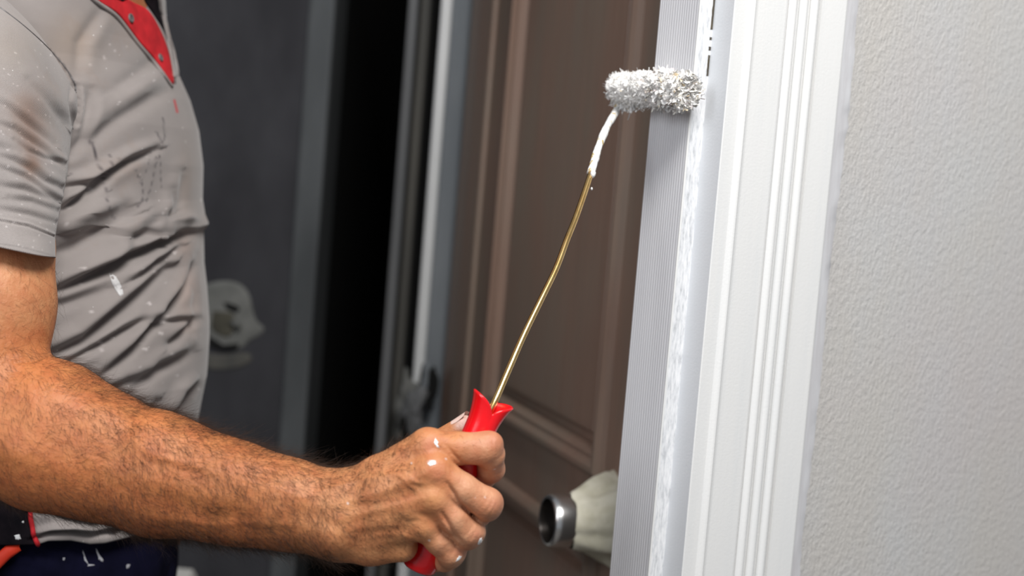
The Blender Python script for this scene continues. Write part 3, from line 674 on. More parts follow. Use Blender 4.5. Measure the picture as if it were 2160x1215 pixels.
# phi=0 front; -pi/2 near camera side
def torso_rings(zs, inset=0.0):
    R_ = []
    for z_ in zs:
        u = np.clip((z_-1.40)/.17, 0, 1); sh = math.sqrt(max(1-u**2.2, .0)) if u > 0 else 1
        a_ = np.interp(z_, [.8, .95, 1.05, 1.15, 1.3, 1.40, 1.47, 1.52, 1.60], [.13, .128, .130, .130, .128, .122, .108, .088, .066])-inset
        b_ = np.interp(z_, [.8, .95, 1.05, 1.15, 1.3, 1.38, 1.44, 1.48, 1.51, 1.54, 1.60], [.165, .163, .162, .165, .180, .186, .182, .160, .120, .085, .066])-inset
        ex = 2/2.25; cp, sp = np.cos(phi), np.sin(phi)
        lx = a_*np.sign(cp)*np.abs(cp)**ex; ly = b_*np.sign(sp)*np.abs(sp)**ex
        base = lx[:, None]*fx+ly[:, None]*lx_; cx0 = TC[0]
        for _ in range(4):
            p_ = base+np.array([cx0, TC[1], z_]); d_ = p_-O; D_ = d_@FW; xx = CX+FPX*(d_@RT)/D_; yy = CY-FPX*(d_@UP)/D_; k = xx.argmax()
            cx0 -= (xx[k]-cont(yy[k]))/FPX*D_[k]
        R_.append(base+np.array([cx0, TC[1], z_]))
    return np.array(R_)
zb = P(150, 1146, 1.22)[2]
zs = np.r_[np.linspace(zb-.012, 1.50, nz-24), np.linspace(1.503, 1.60, 24)]
SV = torso_rings(zs); RC = np.array([r_[:, :2].mean(0) for r_ in SV])
def Cz(z_, f_=0, l_=0): return np.array([np.interp(z_, zs, RC[:, 0]), np.interp(z_, zs, RC[:, 1]), z_])+fx*f_+lx_*l_
LOF = np.array([-.09, 0, 0])
LARM = [(Cz(1.38, -.02, .05), .05), (Cz(1.38, -.07, .14), .04), (Bd(-.09, .25, 1.15)+LOF, .042), (Bd(-.08, .26, 1.08)+LOF, .038), (Bd(-.01, .24, .90)+LOF, .027), (Bd(.0, .235, .86)+LOF, .026)]
LO2 = LOF-fx*.115
LH = [[(Bd(.115, .235, .86), .022), (Bd(.13, .235, .80), .024), (Bd(.14+.012*(i-1.5), .235, .775-.004*i), .010), (Bd(.145+.02*(i-1.5), .230, .735), .009), (Bd(.135+.02*(i-1.5), .222, .705-.005*abs(i-1)), .0075)] for i in range(4)]
LH += [[(Bd(.12, .225, .84), .016), (Bd(.155, .205, .80), .011), (Bd(.165, .195, .765), .009)]]
LH = [[(q_+LO2, r_) for q_, r_ in c_] for c_ in LH]
HC = Cz(1.58)+fx*.06+Z*.13
def body_f(p):
    d = None
    for l_ in (-.07, 0, .07):
        e = chain(p, [(Cz(.95, 0, l_), .078), (Cz(1.08, 0, l_), .078), (Cz(1.25, 0, l_), .078), (Cz(1.35, 0, l_), .070)], .01); d = e if d is None else smin(d, e, .03)
    d = smin(d, chain(p, [(Cz(1.36, -.01, 0), .06), (Cz(1.50, 0, 0), .042), (HC-Z*.08, .052)]), .03)
    d = smin(d, chain(p, [(Cz(1.37, -.01, -.05), .05), (Cz(1.38, -.01, -.11), .04), (P(-40, 190, 1.165), .036), (P(-30, 420, 1.112), .045)], .01), .02)
    d = smin(d, chain(p, LARM, .01), .02)
    for c_ in LH: d = smin(d, chain(p, c_, .004), .004)
    for s_ in (-1, 1):
        d = smin(d, chain(p, [(Bd(-.02, .075*s_, .92), .070), (Bd(.02, .10*s_, .50), .052), (Bd(-.01, .11*s_, .10), .040), (Bd(.10, .125*s_, .05), .03)], .01), .02)
    h_ = ell_d(p, HC+np.array([0, 0, .02]), (.098, .076, .108), ROTB); h_ = smin(h_, ell_d(p, HC+fx*.025-Z*.055, (.070, .060, .062), ROTB), .03)
    h_ = smin(h_, chain(p, [(HC+fx*.090+Z*.012, .008), (HC+fx*.112-Z*.022, .013)]), .012)
    for s_ in (-1, 1):
        h_ = -smin(-h_, np.linalg.norm(p-(HC+fx*.102+lx_*s_*.032+Z*.012), axis=1)-.014, .012)
        h_ = smin(h_, ell_d(p, HC-fx*.01+lx_*s_*.076-Z*.005, (.016, .009, .03), ROTB), .006)
    h_ = smin(h_, ell_d(p, HC+fx*.088-Z*.052, (.012, .024, .006), ROTB), .008); h_ = smin(h_, ell_d(p, HC+fx*.088-Z*.064, (.012, .021, .006), ROTB), .006)
    return smin(d, h_, .02)
BV, BF = surface(body_f, Bd(0, 0, 0)+np.array([-.35, -.42, -.02]), Bd(0, 0, 0)+np.array([.42, .42, 1.86]), .0075)
allV = np.vstack([AV, BV]); allF = np.vstack([AF, BF+len(AV)]); allC = np.vstack([AC, np.tile([.52, .24, .12], (len(BV), 1))])
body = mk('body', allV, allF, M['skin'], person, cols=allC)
for s_ in (-1, 1):
    V, F = lathe_vf([(-.012, .0001), (-.0105, .006), (-.006, .0104), (0, .012), (.006, .0104), (.0105, .006), (.012, .0001)], HC+fx*.0795+lx_*s_*.032+Z*.012, fx, 16); mk('eye', V, F, M['eye'], person)
    V, F = lathe_vf([(.0119, .0055), (.0126, .004), (.0128, .0001)], HC+fx*.0795+lx_*s_*.032+Z*.012, fx, 16); mk('iris', V, F, M['head_hair'], person)
    V, F = tube_vf([HC+fx*.094+lx_*s_*(.018+.006*q_)+Z*(.034+.004*math.sin(q_)) for q_ in range(5)], [.002, .0035, .0035, .003, .0015], 8); mk('eyebrow', V, F, M['head_hair'], person)
# head hair: shell over the crown
V = []; nh = 40
for a_ in np.linspace(0.02, 1.75, 16):
    for j in range(nh):
        t_ = 2*PI*j/nh; low_ = min(a_, 1.75-.75*(math.cos(t_) > .35)-.25*(math.cos(t_) > -.1))
        V.append(HC+Z*.022+ROTB@np.array([.104*math.sin(low_)*math.cos(t_), .083*math.sin(low_)*math.sin(t_), .116*math.cos(low_)]))
mk('head_hair', V, grid_faces(nh, 16, True), M['head_hair'], person)
# ---- arm hair
ok = np.ones(len(AV), bool)
dens = np.zeros(len(AV))
fore = (ax_ > -30) & (ax_ < 700) & (ay_ > 700); dens[fore] = 1.0
dens[fore] *= .35+.65*sm(ax_[fore], 40, 330)
handm = (ax_ >= 700) & (ax_ < 900); dens[handm] = .8*(1-sm(ax_[handm], 830, 905))+.05
dens[(ax_ <= 130) & (ay_ < 730) & (ay_ > 560)] = .05
dens[handm & (ay_ > 1130)] *= .25
dens *= (AN@np.array([0, 1, 0]) < .45)       # not on the inner side
idx = rng.choice(len(AV), 15500, p=dens/dens.sum()); idx = np.r_[idx, rng.choice(np.where((ax_ > 925) & (ax_ < 1010) & (ay_ < 950) & (AN[:, 1] < -.2))[0], 45)]
n = len(idx); root = AV[idx]-AN[idx]*.0003; N_ = AN[idx]
adir = P(700, 1090, 1.05)-P(100, 900, 1.08); adir /= np.linalg.norm(adir)
clump = np.array([mn.noise(Vector(p*45)) for p in root]); clump2 = np.array([mn.noise(Vector(p*45+7)) for p in root])
T_ = adir[None]*(.75+.3*clump2[:, None])+np.array([0, 0, -1.])[None]*(.55+1.3*clump[:, None])+rng.normal(size=(n, 3))*.42
T_ -= N_*(T_*N_).sum(1)[:, None]; T_ /= np.linalg.norm(T_, axis=1)[:, None]
edge = 1-np.abs(N_@FW)
L_ = rng.uniform(.006, .0125, n)*(1+.5*edge)*np.where(ax_[idx] > 720, .7, 1)*np.where(ax_[idx] > 900, .5, 1)
lift = rng.uniform(.25, .75, n)*(1+.25*edge); curl = rng.normal(size=(n, 3))*.35
S_ = np.cross(T_, N_); rad0 = rng.uniform(.000045, .00008, n)
rings = []
for i, f_ in enumerate((0, .25, .5, .75, 1)):
    c_ = root+T_*(L_*f_)[:, None]+N_*(L_*lift*(f_-.45*f_*f_))[:, None]+curl*(L_*f_*f_)[:, None]
    rr = (rad0*(1, .95, .8, .55, .12)[i])[:, None]
    rings.append(np.stack([c_+S_*rr, c_-S_*rr*.5+N_*rr*.87, c_-S_*rr*.5-N_*rr*.87], 1))
HV = np.stack(rings, 1).reshape(-1, 3)        # n,5,3
b_ = (np.arange(n)*15)[:, None, None]; i_ = np.arange(4)[None, :, None]*3; j_ = np.arange(3)[None, None, :]; j2 = (j_+1) % 3
HF = np.stack([b_+i_+j_, b_+i_+j2, b_+i_+3+j2, b_+i_+3+j_], -1).reshape(-1, 4)
mk('arm_hair', HV, HF, M['hair'], person, kind='stuff')
# nails and the wet paint dab on the knuckle
bv = BVHTree.FromPolygons([tuple(p) for p in AV], [tuple(int(i) for i in f) for f in AF])
def onarm(px, py):
    d_ = Vector(ray(px, py)); d_.normalize(); h_ = bv.ray_cast(Vector(O), d_)
    return (np.array(h_[0]), np.array(h_[1])) if h_[0] is not None else (P(px, py, 1.03), -FW)
def daub(name, pts, cast, mt, parent, hgt=.0005, jit=.16, **k):
    c_ = np.mean(pts, axis=0); pts = catmull(list(pts)+[pts[0]], 36)[:-1]; pts = c_+(pts-c_)*(1+jit*rng.normal(size=(len(pts), 1))); V = []
    for s_, o_ in ((1.02, -.0003), (1, hgt*.4), (.8, hgt), (.4, hgt*1.1), (.02, hgt*1.1)):
        for q_ in pts:
            x_ = c_+(q_-c_)*s_; p_, n_ = cast(*x_); V.append(p_-ray(*x_)*o_*1.0)
    return mk(name, V, grid_faces(len(pts), 5, True)[:, ::-1], mt, parent, **k)
daub('paint_dab', [(916, 927), (920, 926), (924, 934), (923, 937), (927, 944), (922, 943), (917, 936)], onarm, M['paint'], person, .0004)
daub('paint_dab', [(903, 978), (909, 972), (918, 972), (920, 977), (912, 982), (905, 983)], onarm, M['paint'], person, .0002)
daub('paint_dab', [(1016, 1134), (1018, 1140), (1012, 1148), (1008, 1148), (1011, 1138)], onarm, M['paint'], person, .0004)
daub('paint_dab', [(968, 1172), (974, 1174), (968, 1182), (962, 1184)], onarm, M['paint'], person, .0003)
# thumb nail
t0, t1 = THUMB[3][0], THUMB[2][0]; td = t0-t1; td /= np.linalg.norm(td); tu = np.array([-.45, .1, .9]); tu -= td*(tu@td); tu /= np.linalg.norm(tu); ts = np.cross(td, tu)
V = []
for u in np.linspace(-.007, .0075, 8):
    for a_ in np.linspace(-.85, .85, 9):
        wv_ = math.sqrt(max(0, 1-((u-.0)/.0085)**2))*.5+.5; V.append(t0+td*u+.0092*(math.cos(a_*wv_)*tu+math.sin(a_*wv_)*ts))
mk('thumb_nail', V, grid_faces(9, 8), M['nail'], person)

# the hem follows the photographed wavy line, lower at the back
def pj(V): d_ = V-O; D_ = d_@FW; return CX+FPX*(d_@RT)/D_, CY-FPX*(d_@UP)/D_, D_
SV = SV.reshape(-1, 3); SF = grid_faces(nu, nz, True)
SX, SY, SD = pj(SV); SN = vnormals(SV, SF)
if (SN[:, 1]*(SV[:, 1]-TC[1])).mean() < 0: SN = -SN; SF = SF[:, ::-1]
face_ = sm(-(SN@FW), -.05, .25)
q2 = np.c_[SX, SY]; dsp = np.zeros(len(SV))
FOLD = [([(105, 622), (124, 612), (199, 578), (278, 541), (357, 503), (424, 481)], 11, .0085), ([(262, 600), (278, 590), (321, 555), (380, 520)], 8, .0045),
 ([(100, 752), (124, 744), (179, 717), (238, 665), (298, 614), (350, 566)], 12, .0070), ([(130, 772), (199, 734), (258, 697), (315, 670)], 9, .0045),
 ([(215, 795), (278, 736), (337, 669), (385, 610), (418, 540)], 9, .0060), ([(280, 822), (337, 776), (405, 745)], 12, .0040),
 ([(368, 880), (392, 831), (428, 804)], 9, .0060), ([(325, 681), (377, 677), (420, 672)], 7, .0028), ([(350, 730), (392, 693), (420, 675)], 8, .0035),
 ([(110, 540), (179, 507), (270, 460)], 16, .0055), ([(255, 540), (286, 499), (350, 460)], 13, .0045),
 ([(145, 326), (194, 295), (249, 252), (323, 205), (372, 186)], 15, .0026), ([(135, 398), (190, 385), (221, 369), (276, 338), (330, 316)], 8, .0050),
 ([(126, 448), (175, 412), (225, 376)], 9, .0055), ([(120, 505), (194, 472), (262, 440)], 14, .0040), ([(191, 190), (188, 230), (172, 290), (150, 325)], 9, .0022), ([(158, 182), (157, 220), (153, 262)], 5, .0050),
 ([(365, 470), (382, 418), (389, 365)], 10, .0030), ([(345, 480), (360, 440), (362, 400)], 8, .0022), ([(60, 660), (140, 640), (220, 610)], 14, .0030),
 ([(400, 560), (412, 620), (405, 700)], 8, .0025), ([(300, 500), (350, 480), (420, 470)], 8, .0030),
 ([(66, 1078), (117, 1075), (150, 1080)], 6, .0040), ([(110, 1088), (140, 1095), (174, 1098), (225, 1102)], 6, .0045), ([(72, 1132), (128, 1125), (181, 1119), (260, 1106)], 5, .0060),
 ([(330, 120), (300, 150), (240, 190)], 14, .0020), ([(215, 20), (170, 90), (165, 160)], 12, .0020), ([(150, 880), (220, 830), (300, 790)], 10, .003), ([(250, 980), (300, 900), (330, 850)], 10, .003)]
for pts_, wd_, am_ in FOLD:
    d_, s_, t_ = seg_dist(q2, pts_); env = np.clip(np.sin(PI*np.clip(t_, .03, .97)), 0, 1)**.45
    dsp += 1.8*am_*env*(-np.exp(-(s_/wd_)**2)*1.0+.75*np.exp(-((s_-1.9*wd_)/(1.5*wd_))**2)+.15*np.exp(-((s_+2.4*wd_)/(1.6*wd_))**2))*(d_ < 6*wd_)
dsp *= face_
back = np.array([mn.noise(Vector((p[0]*7, p[1]*7, p[2]*4))) for p in SV[::1]]); dsp += back*.004*(1-face_)+back*.0008*face_
SV = SV+SN*dsp[:, None]
# hem line: pull the lowest rows to the photographed contour on the visible side
hx, hy = np.array([(-200, 1150), (0, 1150), (79, 1149), (102, 1141), (149, 1140), (191, 1148), (223, 1146), (298, 1127), (390, 1112), (500, 1105)], float).T
SVr = SV.reshape(nz, nu, 3)
for j in range(nu):
    x0, y0, D0_ = pj(SVr[0, j][None]); tgt = np.interp(x0[0], hx, hy); dz = -(tgt-y0[0])/FPX*D0_[0]
    if SN.reshape(nz, nu, 3)[0, j, 1] > .2: dz = 0
    fall = np.clip(1-(zs-zs[0])/.05, 0, 1)**1.5; SVr[:, j, 2] += dz*fall
SV = SVr.reshape(-1, 3); SX, SY, SD = pj(SV); SN = vnormals(SV, SF)
if (SN[:, 1]*(SV[:, 1]-TC[1])).mean() < 0: SN = -SN
SC = np.ones((len(SV), 3)); q2 = np.c_[SX, SY]; near_ = SN[:, 1] < .35
def mark(C_, pts_, wd_, colr, s_=1.0, gap=0, mask=None, q=None):
    d_, sg, t_ = seg_dist(q2 if q is None else q, pts_); g = s_*np.clip(1.5-d_/wd_, 0, 1)
    if gap: g = g*(np.sin(t_*gap*6.28+wd_)*.5+.62).clip(0, 1)
    if mask is not None: g = g*mask
    C_ *= (1-g[:, None])+g[:, None]*np.array(colr)
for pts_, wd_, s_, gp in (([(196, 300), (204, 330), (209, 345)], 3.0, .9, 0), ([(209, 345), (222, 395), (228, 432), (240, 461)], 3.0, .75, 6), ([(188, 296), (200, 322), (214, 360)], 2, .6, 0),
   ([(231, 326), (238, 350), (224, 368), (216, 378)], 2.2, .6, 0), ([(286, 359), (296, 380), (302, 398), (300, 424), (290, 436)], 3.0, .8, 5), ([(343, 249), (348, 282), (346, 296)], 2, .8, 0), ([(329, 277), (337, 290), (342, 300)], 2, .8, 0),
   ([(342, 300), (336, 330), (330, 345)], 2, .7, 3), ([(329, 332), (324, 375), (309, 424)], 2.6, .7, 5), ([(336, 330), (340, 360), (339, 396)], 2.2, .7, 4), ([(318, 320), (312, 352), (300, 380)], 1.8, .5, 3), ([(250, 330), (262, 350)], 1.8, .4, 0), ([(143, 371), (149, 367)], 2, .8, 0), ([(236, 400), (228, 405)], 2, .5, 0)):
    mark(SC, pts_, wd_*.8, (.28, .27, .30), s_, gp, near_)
mark(SC, [(368, 212), (374, 236)], 2.4, (1.6, .10, .12), 1, 0, near_)
mark(SC, [(0, 14), (46, 50), (92, 92), (134, 138), (158, 178)], 2, (.3, .28, .28), .8, 0, near_)
for k in range(46):
    x_, y_ = rng.uniform(130, 425), rng.uniform(60, 880); l_ = rng.uniform(0, 5)**1.0; a_ = rng.normal()*.5+1.4
    mark(SC, [(x_, y_), (x_+l_*math.cos(a_)+.1, y_+l_*math.sin(a_)+.1)], rng.uniform(1.1, 2.4), (1.9, 1.95, 2.0), rng.uniform(.3, .9), 0, near_)
for (x_, y_) in ((210, 722), (367, 532), (344, 678), (340, 703), (307, 736), (364, 748), (315, 640), (175, 565), (328, 575)): mark(SC, [(x_-2, y_-1), (x_+2, y_+1)], 2.6, (2.0, 2.05, 2.1), .9, 0, near_)
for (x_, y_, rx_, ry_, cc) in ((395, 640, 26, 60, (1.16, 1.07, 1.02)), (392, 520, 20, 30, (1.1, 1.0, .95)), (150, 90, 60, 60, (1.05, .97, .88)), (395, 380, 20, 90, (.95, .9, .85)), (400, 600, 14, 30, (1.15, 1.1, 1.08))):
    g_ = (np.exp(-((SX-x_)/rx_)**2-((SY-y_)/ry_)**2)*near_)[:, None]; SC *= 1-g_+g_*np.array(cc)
# side panel colouring by face
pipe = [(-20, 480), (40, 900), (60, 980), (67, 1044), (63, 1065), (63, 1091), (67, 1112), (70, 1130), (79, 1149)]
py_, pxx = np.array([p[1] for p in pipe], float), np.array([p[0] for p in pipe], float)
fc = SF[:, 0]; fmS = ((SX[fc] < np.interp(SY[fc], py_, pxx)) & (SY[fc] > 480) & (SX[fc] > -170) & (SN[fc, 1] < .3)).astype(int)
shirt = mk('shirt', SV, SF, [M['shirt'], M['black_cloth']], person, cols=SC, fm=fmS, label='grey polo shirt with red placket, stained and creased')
so = shirt.modifiers.new('s', 'SOLIDIFY'); so.thickness = .0012; so.offset = -1
bs = BVHTree.FromPolygons([tuple(p) for p in SV], [tuple(int(i) for i in f) for f in SF])
def onshirt(px, py, fb=1.36):
    for k in range(0, 60, 2):
        d_ = Vector(ray(px-k, py)); d_.normalize(); h_ = bs.ray_cast(Vector(O), d_)
        if h_[0] is not None:
            D_ = (np.array(h_[0])-O)@FW; return P(px, py, D_+k*.0012), np.array(h_[1])
    return P(px, py, fb), -FW
def ptube(name, pts, off, rad, mt, parent, n_=40, **k):
    c_ = catmull(pts, n_); pth = [onshirt(*q_)[0]-FW*off for q_ in c_]; V, F = tube_vf(pth, rad, 8); return mk(name, V, F, mt, parent, **k)
ptube('side_piping', [(p[0]+2, p[1]) for p in pipe[2:]], .0006, .0021, M['red_cloth'], shirt, label='narrow red side piping')
def patch(name, A_, B_, offA, offB, mt, parent, nu_=14, nv_=40, bulge=0, thick=.001, **k):
    a_, b_ = catmull(A_, nv_), catmull(B_, nv_); V = []
    for i in range(nv_):
        for j in range(nu_):
            f_ = j/(nu_-1); q_ = a_[i]*(1-f_)+b_[i]*f_; o_ = offA*(1-f_)+offB*f_+bulge*math.sin(PI*f_); V.append(onshirt(*q_)[0]-FW*o_)
    o = mk(name, V, grid_faces(nu_, nv_), mt, parent, **k)
    if thick: s__ = o.modifiers.new('s', 'SOLIDIFY'); s__.thickness = thick; s__.offset = 0
    return o
# open neck: skin, red placket with buttons, black placket underside, far and near flaps
patch('neck_opening', [(235, -60), (262, -18), (285, 14), (300, 30)], [(330, -60), (322, -18), (310, 14), (303, 32)], .001, .001, M['skin'], body, thick=0, cols=np.tile([.40, .17, .08], (560, 1)))
patch('red_placket', [(150, -60), (203, -2), (250, 30), (295, 88), (335, 135), (366, 180)], [(240, -60), (268, -4), (312, 22), (338, 62), (357, 110), (369, 176)], .002, .003, M['red_cloth'], shirt, bulge=.002, label='red inner placket with dark buttons')
patch('placket_underside', [(300, -60), (303, -4), (318, 22), (345, 66), (360, 115), (370, 176)], [(330, -60), (336, -4), (340, 22), (352, 66), (364, 115), (371, 178)], .0005, .001, M['black_cloth'], shirt, nu_=6)
patch('far_flap', [(318, -60), (334, -6), (340, 30), (352, 75), (363, 120), (371, 170)], [(345, -60), (350, -6), (353, 38), (362, 78), (373, 118), (380, 160)], .004, .004, M['shirt'], shirt, nu_=8, bulge=.005)
ptube('flap_edge', [(339, -40), (341, 10), (350, 60), (361, 108), (370, 165)], .007, .0022, M['shirt'], shirt)
ptube('near_flap_edge', [(150, -60), (196, -3), (246, 34), (291, 91), (331, 139), (364, 184)], .003, .0020, M['shirt'], shirt)
patch('dark_collar', [(185, -50), (222, -14), (262, 6)], [(250, -50), (262, -20), (272, 0)], .006, .006, M['black_cloth'], shirt, nu_=6)
for (x_, y_, r_) in ((279, 41, .0044), (341, 124, .0040)):
    p_, n_ = onshirt(x_, y_); V, F = lathe_vf([(-.001, .0001), (-.001, r_*.9), (0, r_), (.0012, r_), (.0018, r_*.8), (.0010, r_*.6), (.0010, .0001)], p_-FW*.0058, (n_ if n_@FW < 0 else -n_), 20)
    mk('button', V, F, M['button'], shirt)
daub('paint_stain', [(230, 578), (237, 577), (250, 592), (258, 610), (259, 622), (253, 624), (244, 612), (236, 598)], lambda x_, y_: onshirt(x_, y_), M['old_paint2'], shirt, .0003, jit=.03, label='long white paint smear on shirt')

# ---- right sleeve, lofted from armhole to hem
th8 = np.radians([0, 40, 80, 120, 180, 235, 290, 330])
seam = [P(166, 225, 1.208), P(98, 94, 1.185), P(10, 0, 1.175), P(-70, -60, 1.19), P(-190, 160, 1.22), P(-150, 400, 1.25), P(20, 420, 1.245), P(140, 340, 1.23)]
hem = [P(119, 543, 1.100), P(84, 538, 1.062), P(-20, 517, 1.042), P(-140, 497, 1.055), P(-212, 488, 1.110), P(-145, 500, 1.160), P(10, 530, 1.155), P(95, 545, 1.135)]
bul = [(.0, .000), (.01, .0), (.026, .0), (.026, 0), (.018, 0), (0, 0), (0, 0), (0, 0)]
def loopcm(pts, n_):
    pts = np.array(pts); k = len(pts); out = []
    for u in np.linspace(0, k, n_, endpoint=False):
        i = int(u); f = u-i; p0, p1, p2, p3 = (pts[(i+q) % k] for q in (-1, 0, 1, 2))
        out.append(.5*(2*p1+(p2-p0)*f+(2*p0-5*p1+4*p2-p3)*f*f+(3*p1-p0-3*p2+p3)*f**3))
    return np.array(out)
nS, nR = 420, 240
s_l, h_l = loopcm(seam, nS), loopcm(hem, nS); bl = loopcm([(b0, 0, 0) for b0, _ in bul], nS)[:, 0]
mid_c = (s_l.mean(0)+h_l.mean(0))/2
VV = []
for v_ in np.linspace(0, 1, nR):
    L0 = s_l*(1-v_)+h_l*v_; c_ = L0.mean(0); out = L0-c_; out[:, 2] *= .3; out /= np.linalg.norm(out, axis=1)[:, None]
    VV.append(L0+out*(bl*math.sin(PI*v_**.75)*1.25)[:, None]+np.array([0, 0, 1.])*(.022*np.clip(bl/.026, 0, 1)*math.sin(PI*v_)*(1-v_))[:, None])
VV = np.vstack(VV); VF = grid_faces(nS, nR, True)
EX, EY, ED = pj(VV); EN = vnormals(VV, VF)
if (EN[:, 1]).dot(VV[:, 1]-VV[:, 1].mean()) < 0: EN = -EN; VF = VF[:, ::-1]
# fit the visible right edge of the sleeve to the photographed outline
tx = np.interp(np.linspace(150, 545, 60), [150, 200, 258, 300, 369, 442, 479, 500, 545], [156, 160, 155, 150, 143, 128, 121, 117, 118])
ty = np.linspace(150, 545, 60)
cur = np.array([EX[(np.abs(EY-y_) < 4)].max() for y_ in ty])
shf = np.interp(EY, ty, tx-cur); wgt = sm(EX, -60, 110)*sm(EY, 190, 260)
VV = VV+RT*(shf*wgt/FPX*ED)[:, None]
EX, EY, ED = pj(VV); q2 = np.c_[EX, EY]; nearE = (EN@FW < .2); dsp = np.zeros(len(VV))
for pts_, wd_, am_ in [([(-20, 205), (20, 228), (60, 262), (112, 305)], 7, .0020), ([(-10, 258), (30, 272), (70, 300), (135, 350)], 6, .0022), ([(30, 296), (60, 318), (95, 333), (140, 345)], 5, .0018),
  ([(-10, 325), (30, 338), (60, 354), (95, 382), (130, 396)], 7, .0030), ([(-10, 350), (50, 372), (100, 408), (128, 425)], 6, .0022), ([(0, 392), (50, 400), (118, 425)], 7, .0026), ([(20, 420), (70, 425), (122, 445)], 7, .0018), ([(60, 170), (100, 210), (135, 262)], 9, .0018), ([(-10, 440), (60, 452), (118, 470)], 6, .0014),
  ([(-60, 300), (0, 312), (40, 325)], 8, .0018), ([(-40, 462), (0, 466), (60, 477), (118, 500)], 2.2, .0014), ([(150, 180), (148, 215), (152, 265)], 4, .0020)]:
    d_, s_, t_ = seg_dist(q2, pts_); env = np.clip(np.sin(PI*np.clip(t_, .05, .95)), 0, 1)**.5
    dsp += am_*env*(-np.exp(-(s_/wd_)**2)+.75*np.exp(-((s_-1.9*wd_)/(1.4*wd_))**2))*(d_ < 6*wd_)*nearE
VV = VV+EN*dsp[:, None]
EC = np.ones((len(VV), 3))
def emark(*a, **k): mark(EC, *a, mask=nearE*1.0, **k)
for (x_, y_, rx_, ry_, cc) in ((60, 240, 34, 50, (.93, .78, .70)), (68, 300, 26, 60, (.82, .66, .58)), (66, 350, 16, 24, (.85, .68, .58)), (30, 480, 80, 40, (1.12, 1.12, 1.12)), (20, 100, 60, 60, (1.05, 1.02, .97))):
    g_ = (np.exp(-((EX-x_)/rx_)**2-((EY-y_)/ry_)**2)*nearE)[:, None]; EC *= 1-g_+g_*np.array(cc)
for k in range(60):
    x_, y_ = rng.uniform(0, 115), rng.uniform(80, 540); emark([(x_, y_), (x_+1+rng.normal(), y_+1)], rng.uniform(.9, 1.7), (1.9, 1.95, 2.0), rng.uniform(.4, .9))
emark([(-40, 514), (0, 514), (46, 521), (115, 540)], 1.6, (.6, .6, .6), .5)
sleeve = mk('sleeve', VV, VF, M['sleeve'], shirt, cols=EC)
so = sleeve.modifiers.new('s', 'SOLIDIFY'); so.thickness = .0013; so.offset = -1
V, F = tube_vf(list(h_l[::6]+0)+[h_l[0]], .0009, 8, cap=False); 
be = BVHTree.FromPolygons([tuple(p) for p in VV], [tuple(int(i) for i in f) for f in VF])
sp_ = []
for q_ in catmull([(-40, -12), (0, 16), (46, 51), (92, 92), (134, 138), (157, 175), (160, 195)], 60):
    d_ = Vector(ray(*q_)); d_.normalize(); hs_ = [b__.ray_cast(Vector(O), d_) for b__ in (bs, be)]; hs_ = [h_[3] for h_ in hs_ if h_[0] is not None]
    sp_.append(O+np.array(d_)*(min(hs_) if hs_ else 1.2))
V, F = tube_vf(sp_, .0007, 6); mk('shoulder_seam', V, F, M['button'], shirt)
# left sleeve
V, F = tube_vf([Cz(1.38, -.06, .08), Cz(1.37, -.085, .15), Bd(-.09, .235, 1.28)+LOF*.9, Bd(-.09, .25, 1.19)+LOF], [.065, .066, .062, .058], 32, cap=False)
mk('sleeve', V, F, M['sleeve'], shirt, cols=np.ones((len(V), 3)))

# ---- trousers, belt strap, shoes
def tr_f(p):
    d = ell_d(p, Bd(-.005, 0, .95), (.126, .158, .16), ROTB)
    for s_ in (-1, 1):
        d = smin(d, chain(p, [(Bd(0, .078*s_, .90), .098), (Bd(.02, .10*s_, .50), .080), (Bd(-.01, .11*s_, .10), .068)], .01), .03)
    return np.maximum(np.maximum(d, p[:, 2]-(zb+.03)), .075-p[:, 2])
TV, TF = surface(tr_f, Bd(0, 0, 0)+np.array([-.3, -.32, .04]), Bd(0, 0, 0)+np.array([.3, .32, zb+.06]), .006)
TX, TY, TD = pj(TV)
mxr = TX[(TY > 1170) & (TY < 1205)].max(); TV = TV+RT*((374-mxr)/FPX*1.37)
TN = vnormals(TV, TF); TX, TY, TD = pj(TV)
for pts_, wd_, am_ in [([(355, 1140), (372, 1180), (352, 1240)], 8, .004), ([(80, 1160), (140, 1190), (200, 1240)], 10, .004), ([(0, 1180), (60, 1200)], 8, .003), ([(335, 1150), (345, 1200), (340, 1260)], 3, .002)]:
    d_, s_, t_ = seg_dist(np.c_[TX, TY], pts_); TV = TV-TN*(am_*np.exp(-(d_/wd_)**2)*(TN[:, 1] < .2))[:, None]
trous = mk('trousers', TV, TF, M['navy'], person, label='navy work trousers with white paint drips')
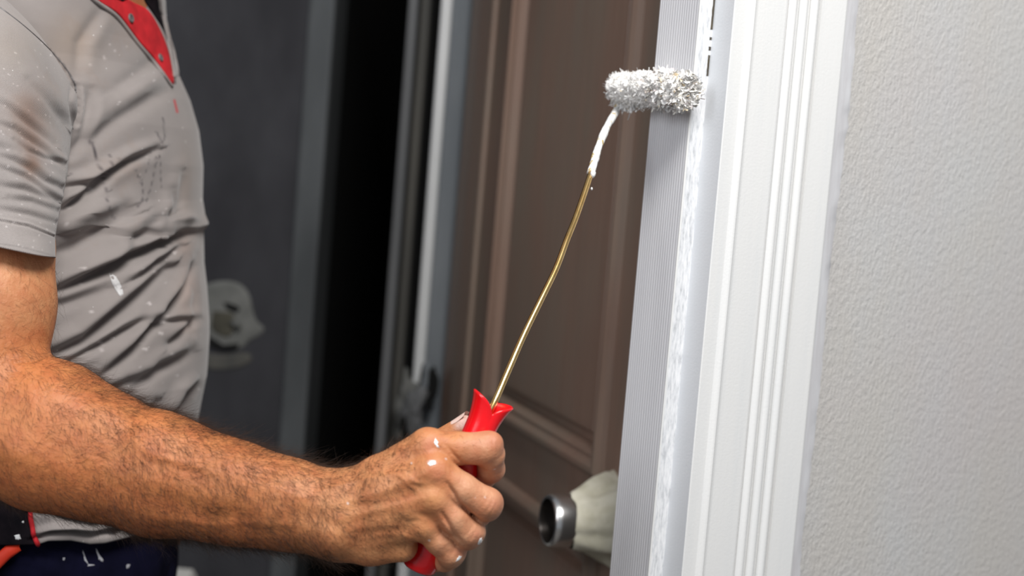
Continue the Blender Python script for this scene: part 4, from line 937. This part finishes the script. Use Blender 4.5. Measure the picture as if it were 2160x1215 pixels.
bt = BVHTree.FromPolygons([tuple(p) for p in TV], [tuple(int(i) for i in f) for f in TF])
def ontr(px, py):
    d_ = Vector(ray(px, py)); d_.normalize(); h_ = bt.ray_cast(Vector(O), d_)
    return (np.array(h_[0]), np.array(h_[1])) if h_[0] is not None else (P(px, py, 1.25), -FW)
for pts_ in ([(201, 1156), (204, 1158), (211, 1172), (217, 1179), (217, 1184), (212, 1183), (206, 1172)], [(175, 1162), (176, 1163), (182, 1180), (187, 1190), (185, 1190), (178, 1180)], [(268, 1190), (274, 1191), (271, 1199), (266, 1197)], [(133, 1176), (137, 1177), (136, 1182), (132, 1181)], [(186, 1190), (198, 1191), (198, 1193), (187, 1194)]):
    daub('paint_drip', pts_, ontr, M['old_paint'], trous, .0004)
for pts_ in ([(31, 1130), (39, 1128), (44, 1136), (34, 1138)], [(47, 1099), (50, 1099), (50, 1103), (46, 1102)]):
    daub('paint_fleck', pts_, lambda x_, y_: onshirt(x_, y_), M['paint'], shirt, .0005)
# tool strap on the hip
sv = []
for (x0, y0, x1, y1) in ((-60, 1205, -30, 1262), (-30, 1180, -8, 1225), (0, 1166, 0, 1200), (20, 1149, 28, 1172), (48, 1144, 50, 1156)):
    for f_ in np.linspace(0, 1, 6): sv.append(ontr(x0*(1-f_)+x1*f_, y0*(1-f_)+y1*f_)[0]-FW*(.008+.002*math.sin(PI*f_)))
ss = mk('tool_strap', sv, grid_faces(6, 5), M['strap'], person, label='orange-red strap at hip')
so = ss.modifiers.new('s', 'SOLIDIFY'); so.thickness = .003; so.offset = 0
for s_ in (-1, 1):
    def sh_f(p, s_=s_):
        d = smin(ell_d(p, Bd(.07, .12*s_, .045), (.15, .052, .055), ROTB), ell_d(p, Bd(-.02, .115*s_, .09), (.06, .05, .07), ROTB), .03)
        return np.maximum(d, .004-p[:, 2])
    V, F = surface(sh_f, Bd(.05, .12*s_, 0)+np.array([-.2, -.13, -.03]), Bd(.05, .12*s_, 0)+np.array([.22, .13, .2]), .006); mk('shoe', V, F, M['shoe'], person)
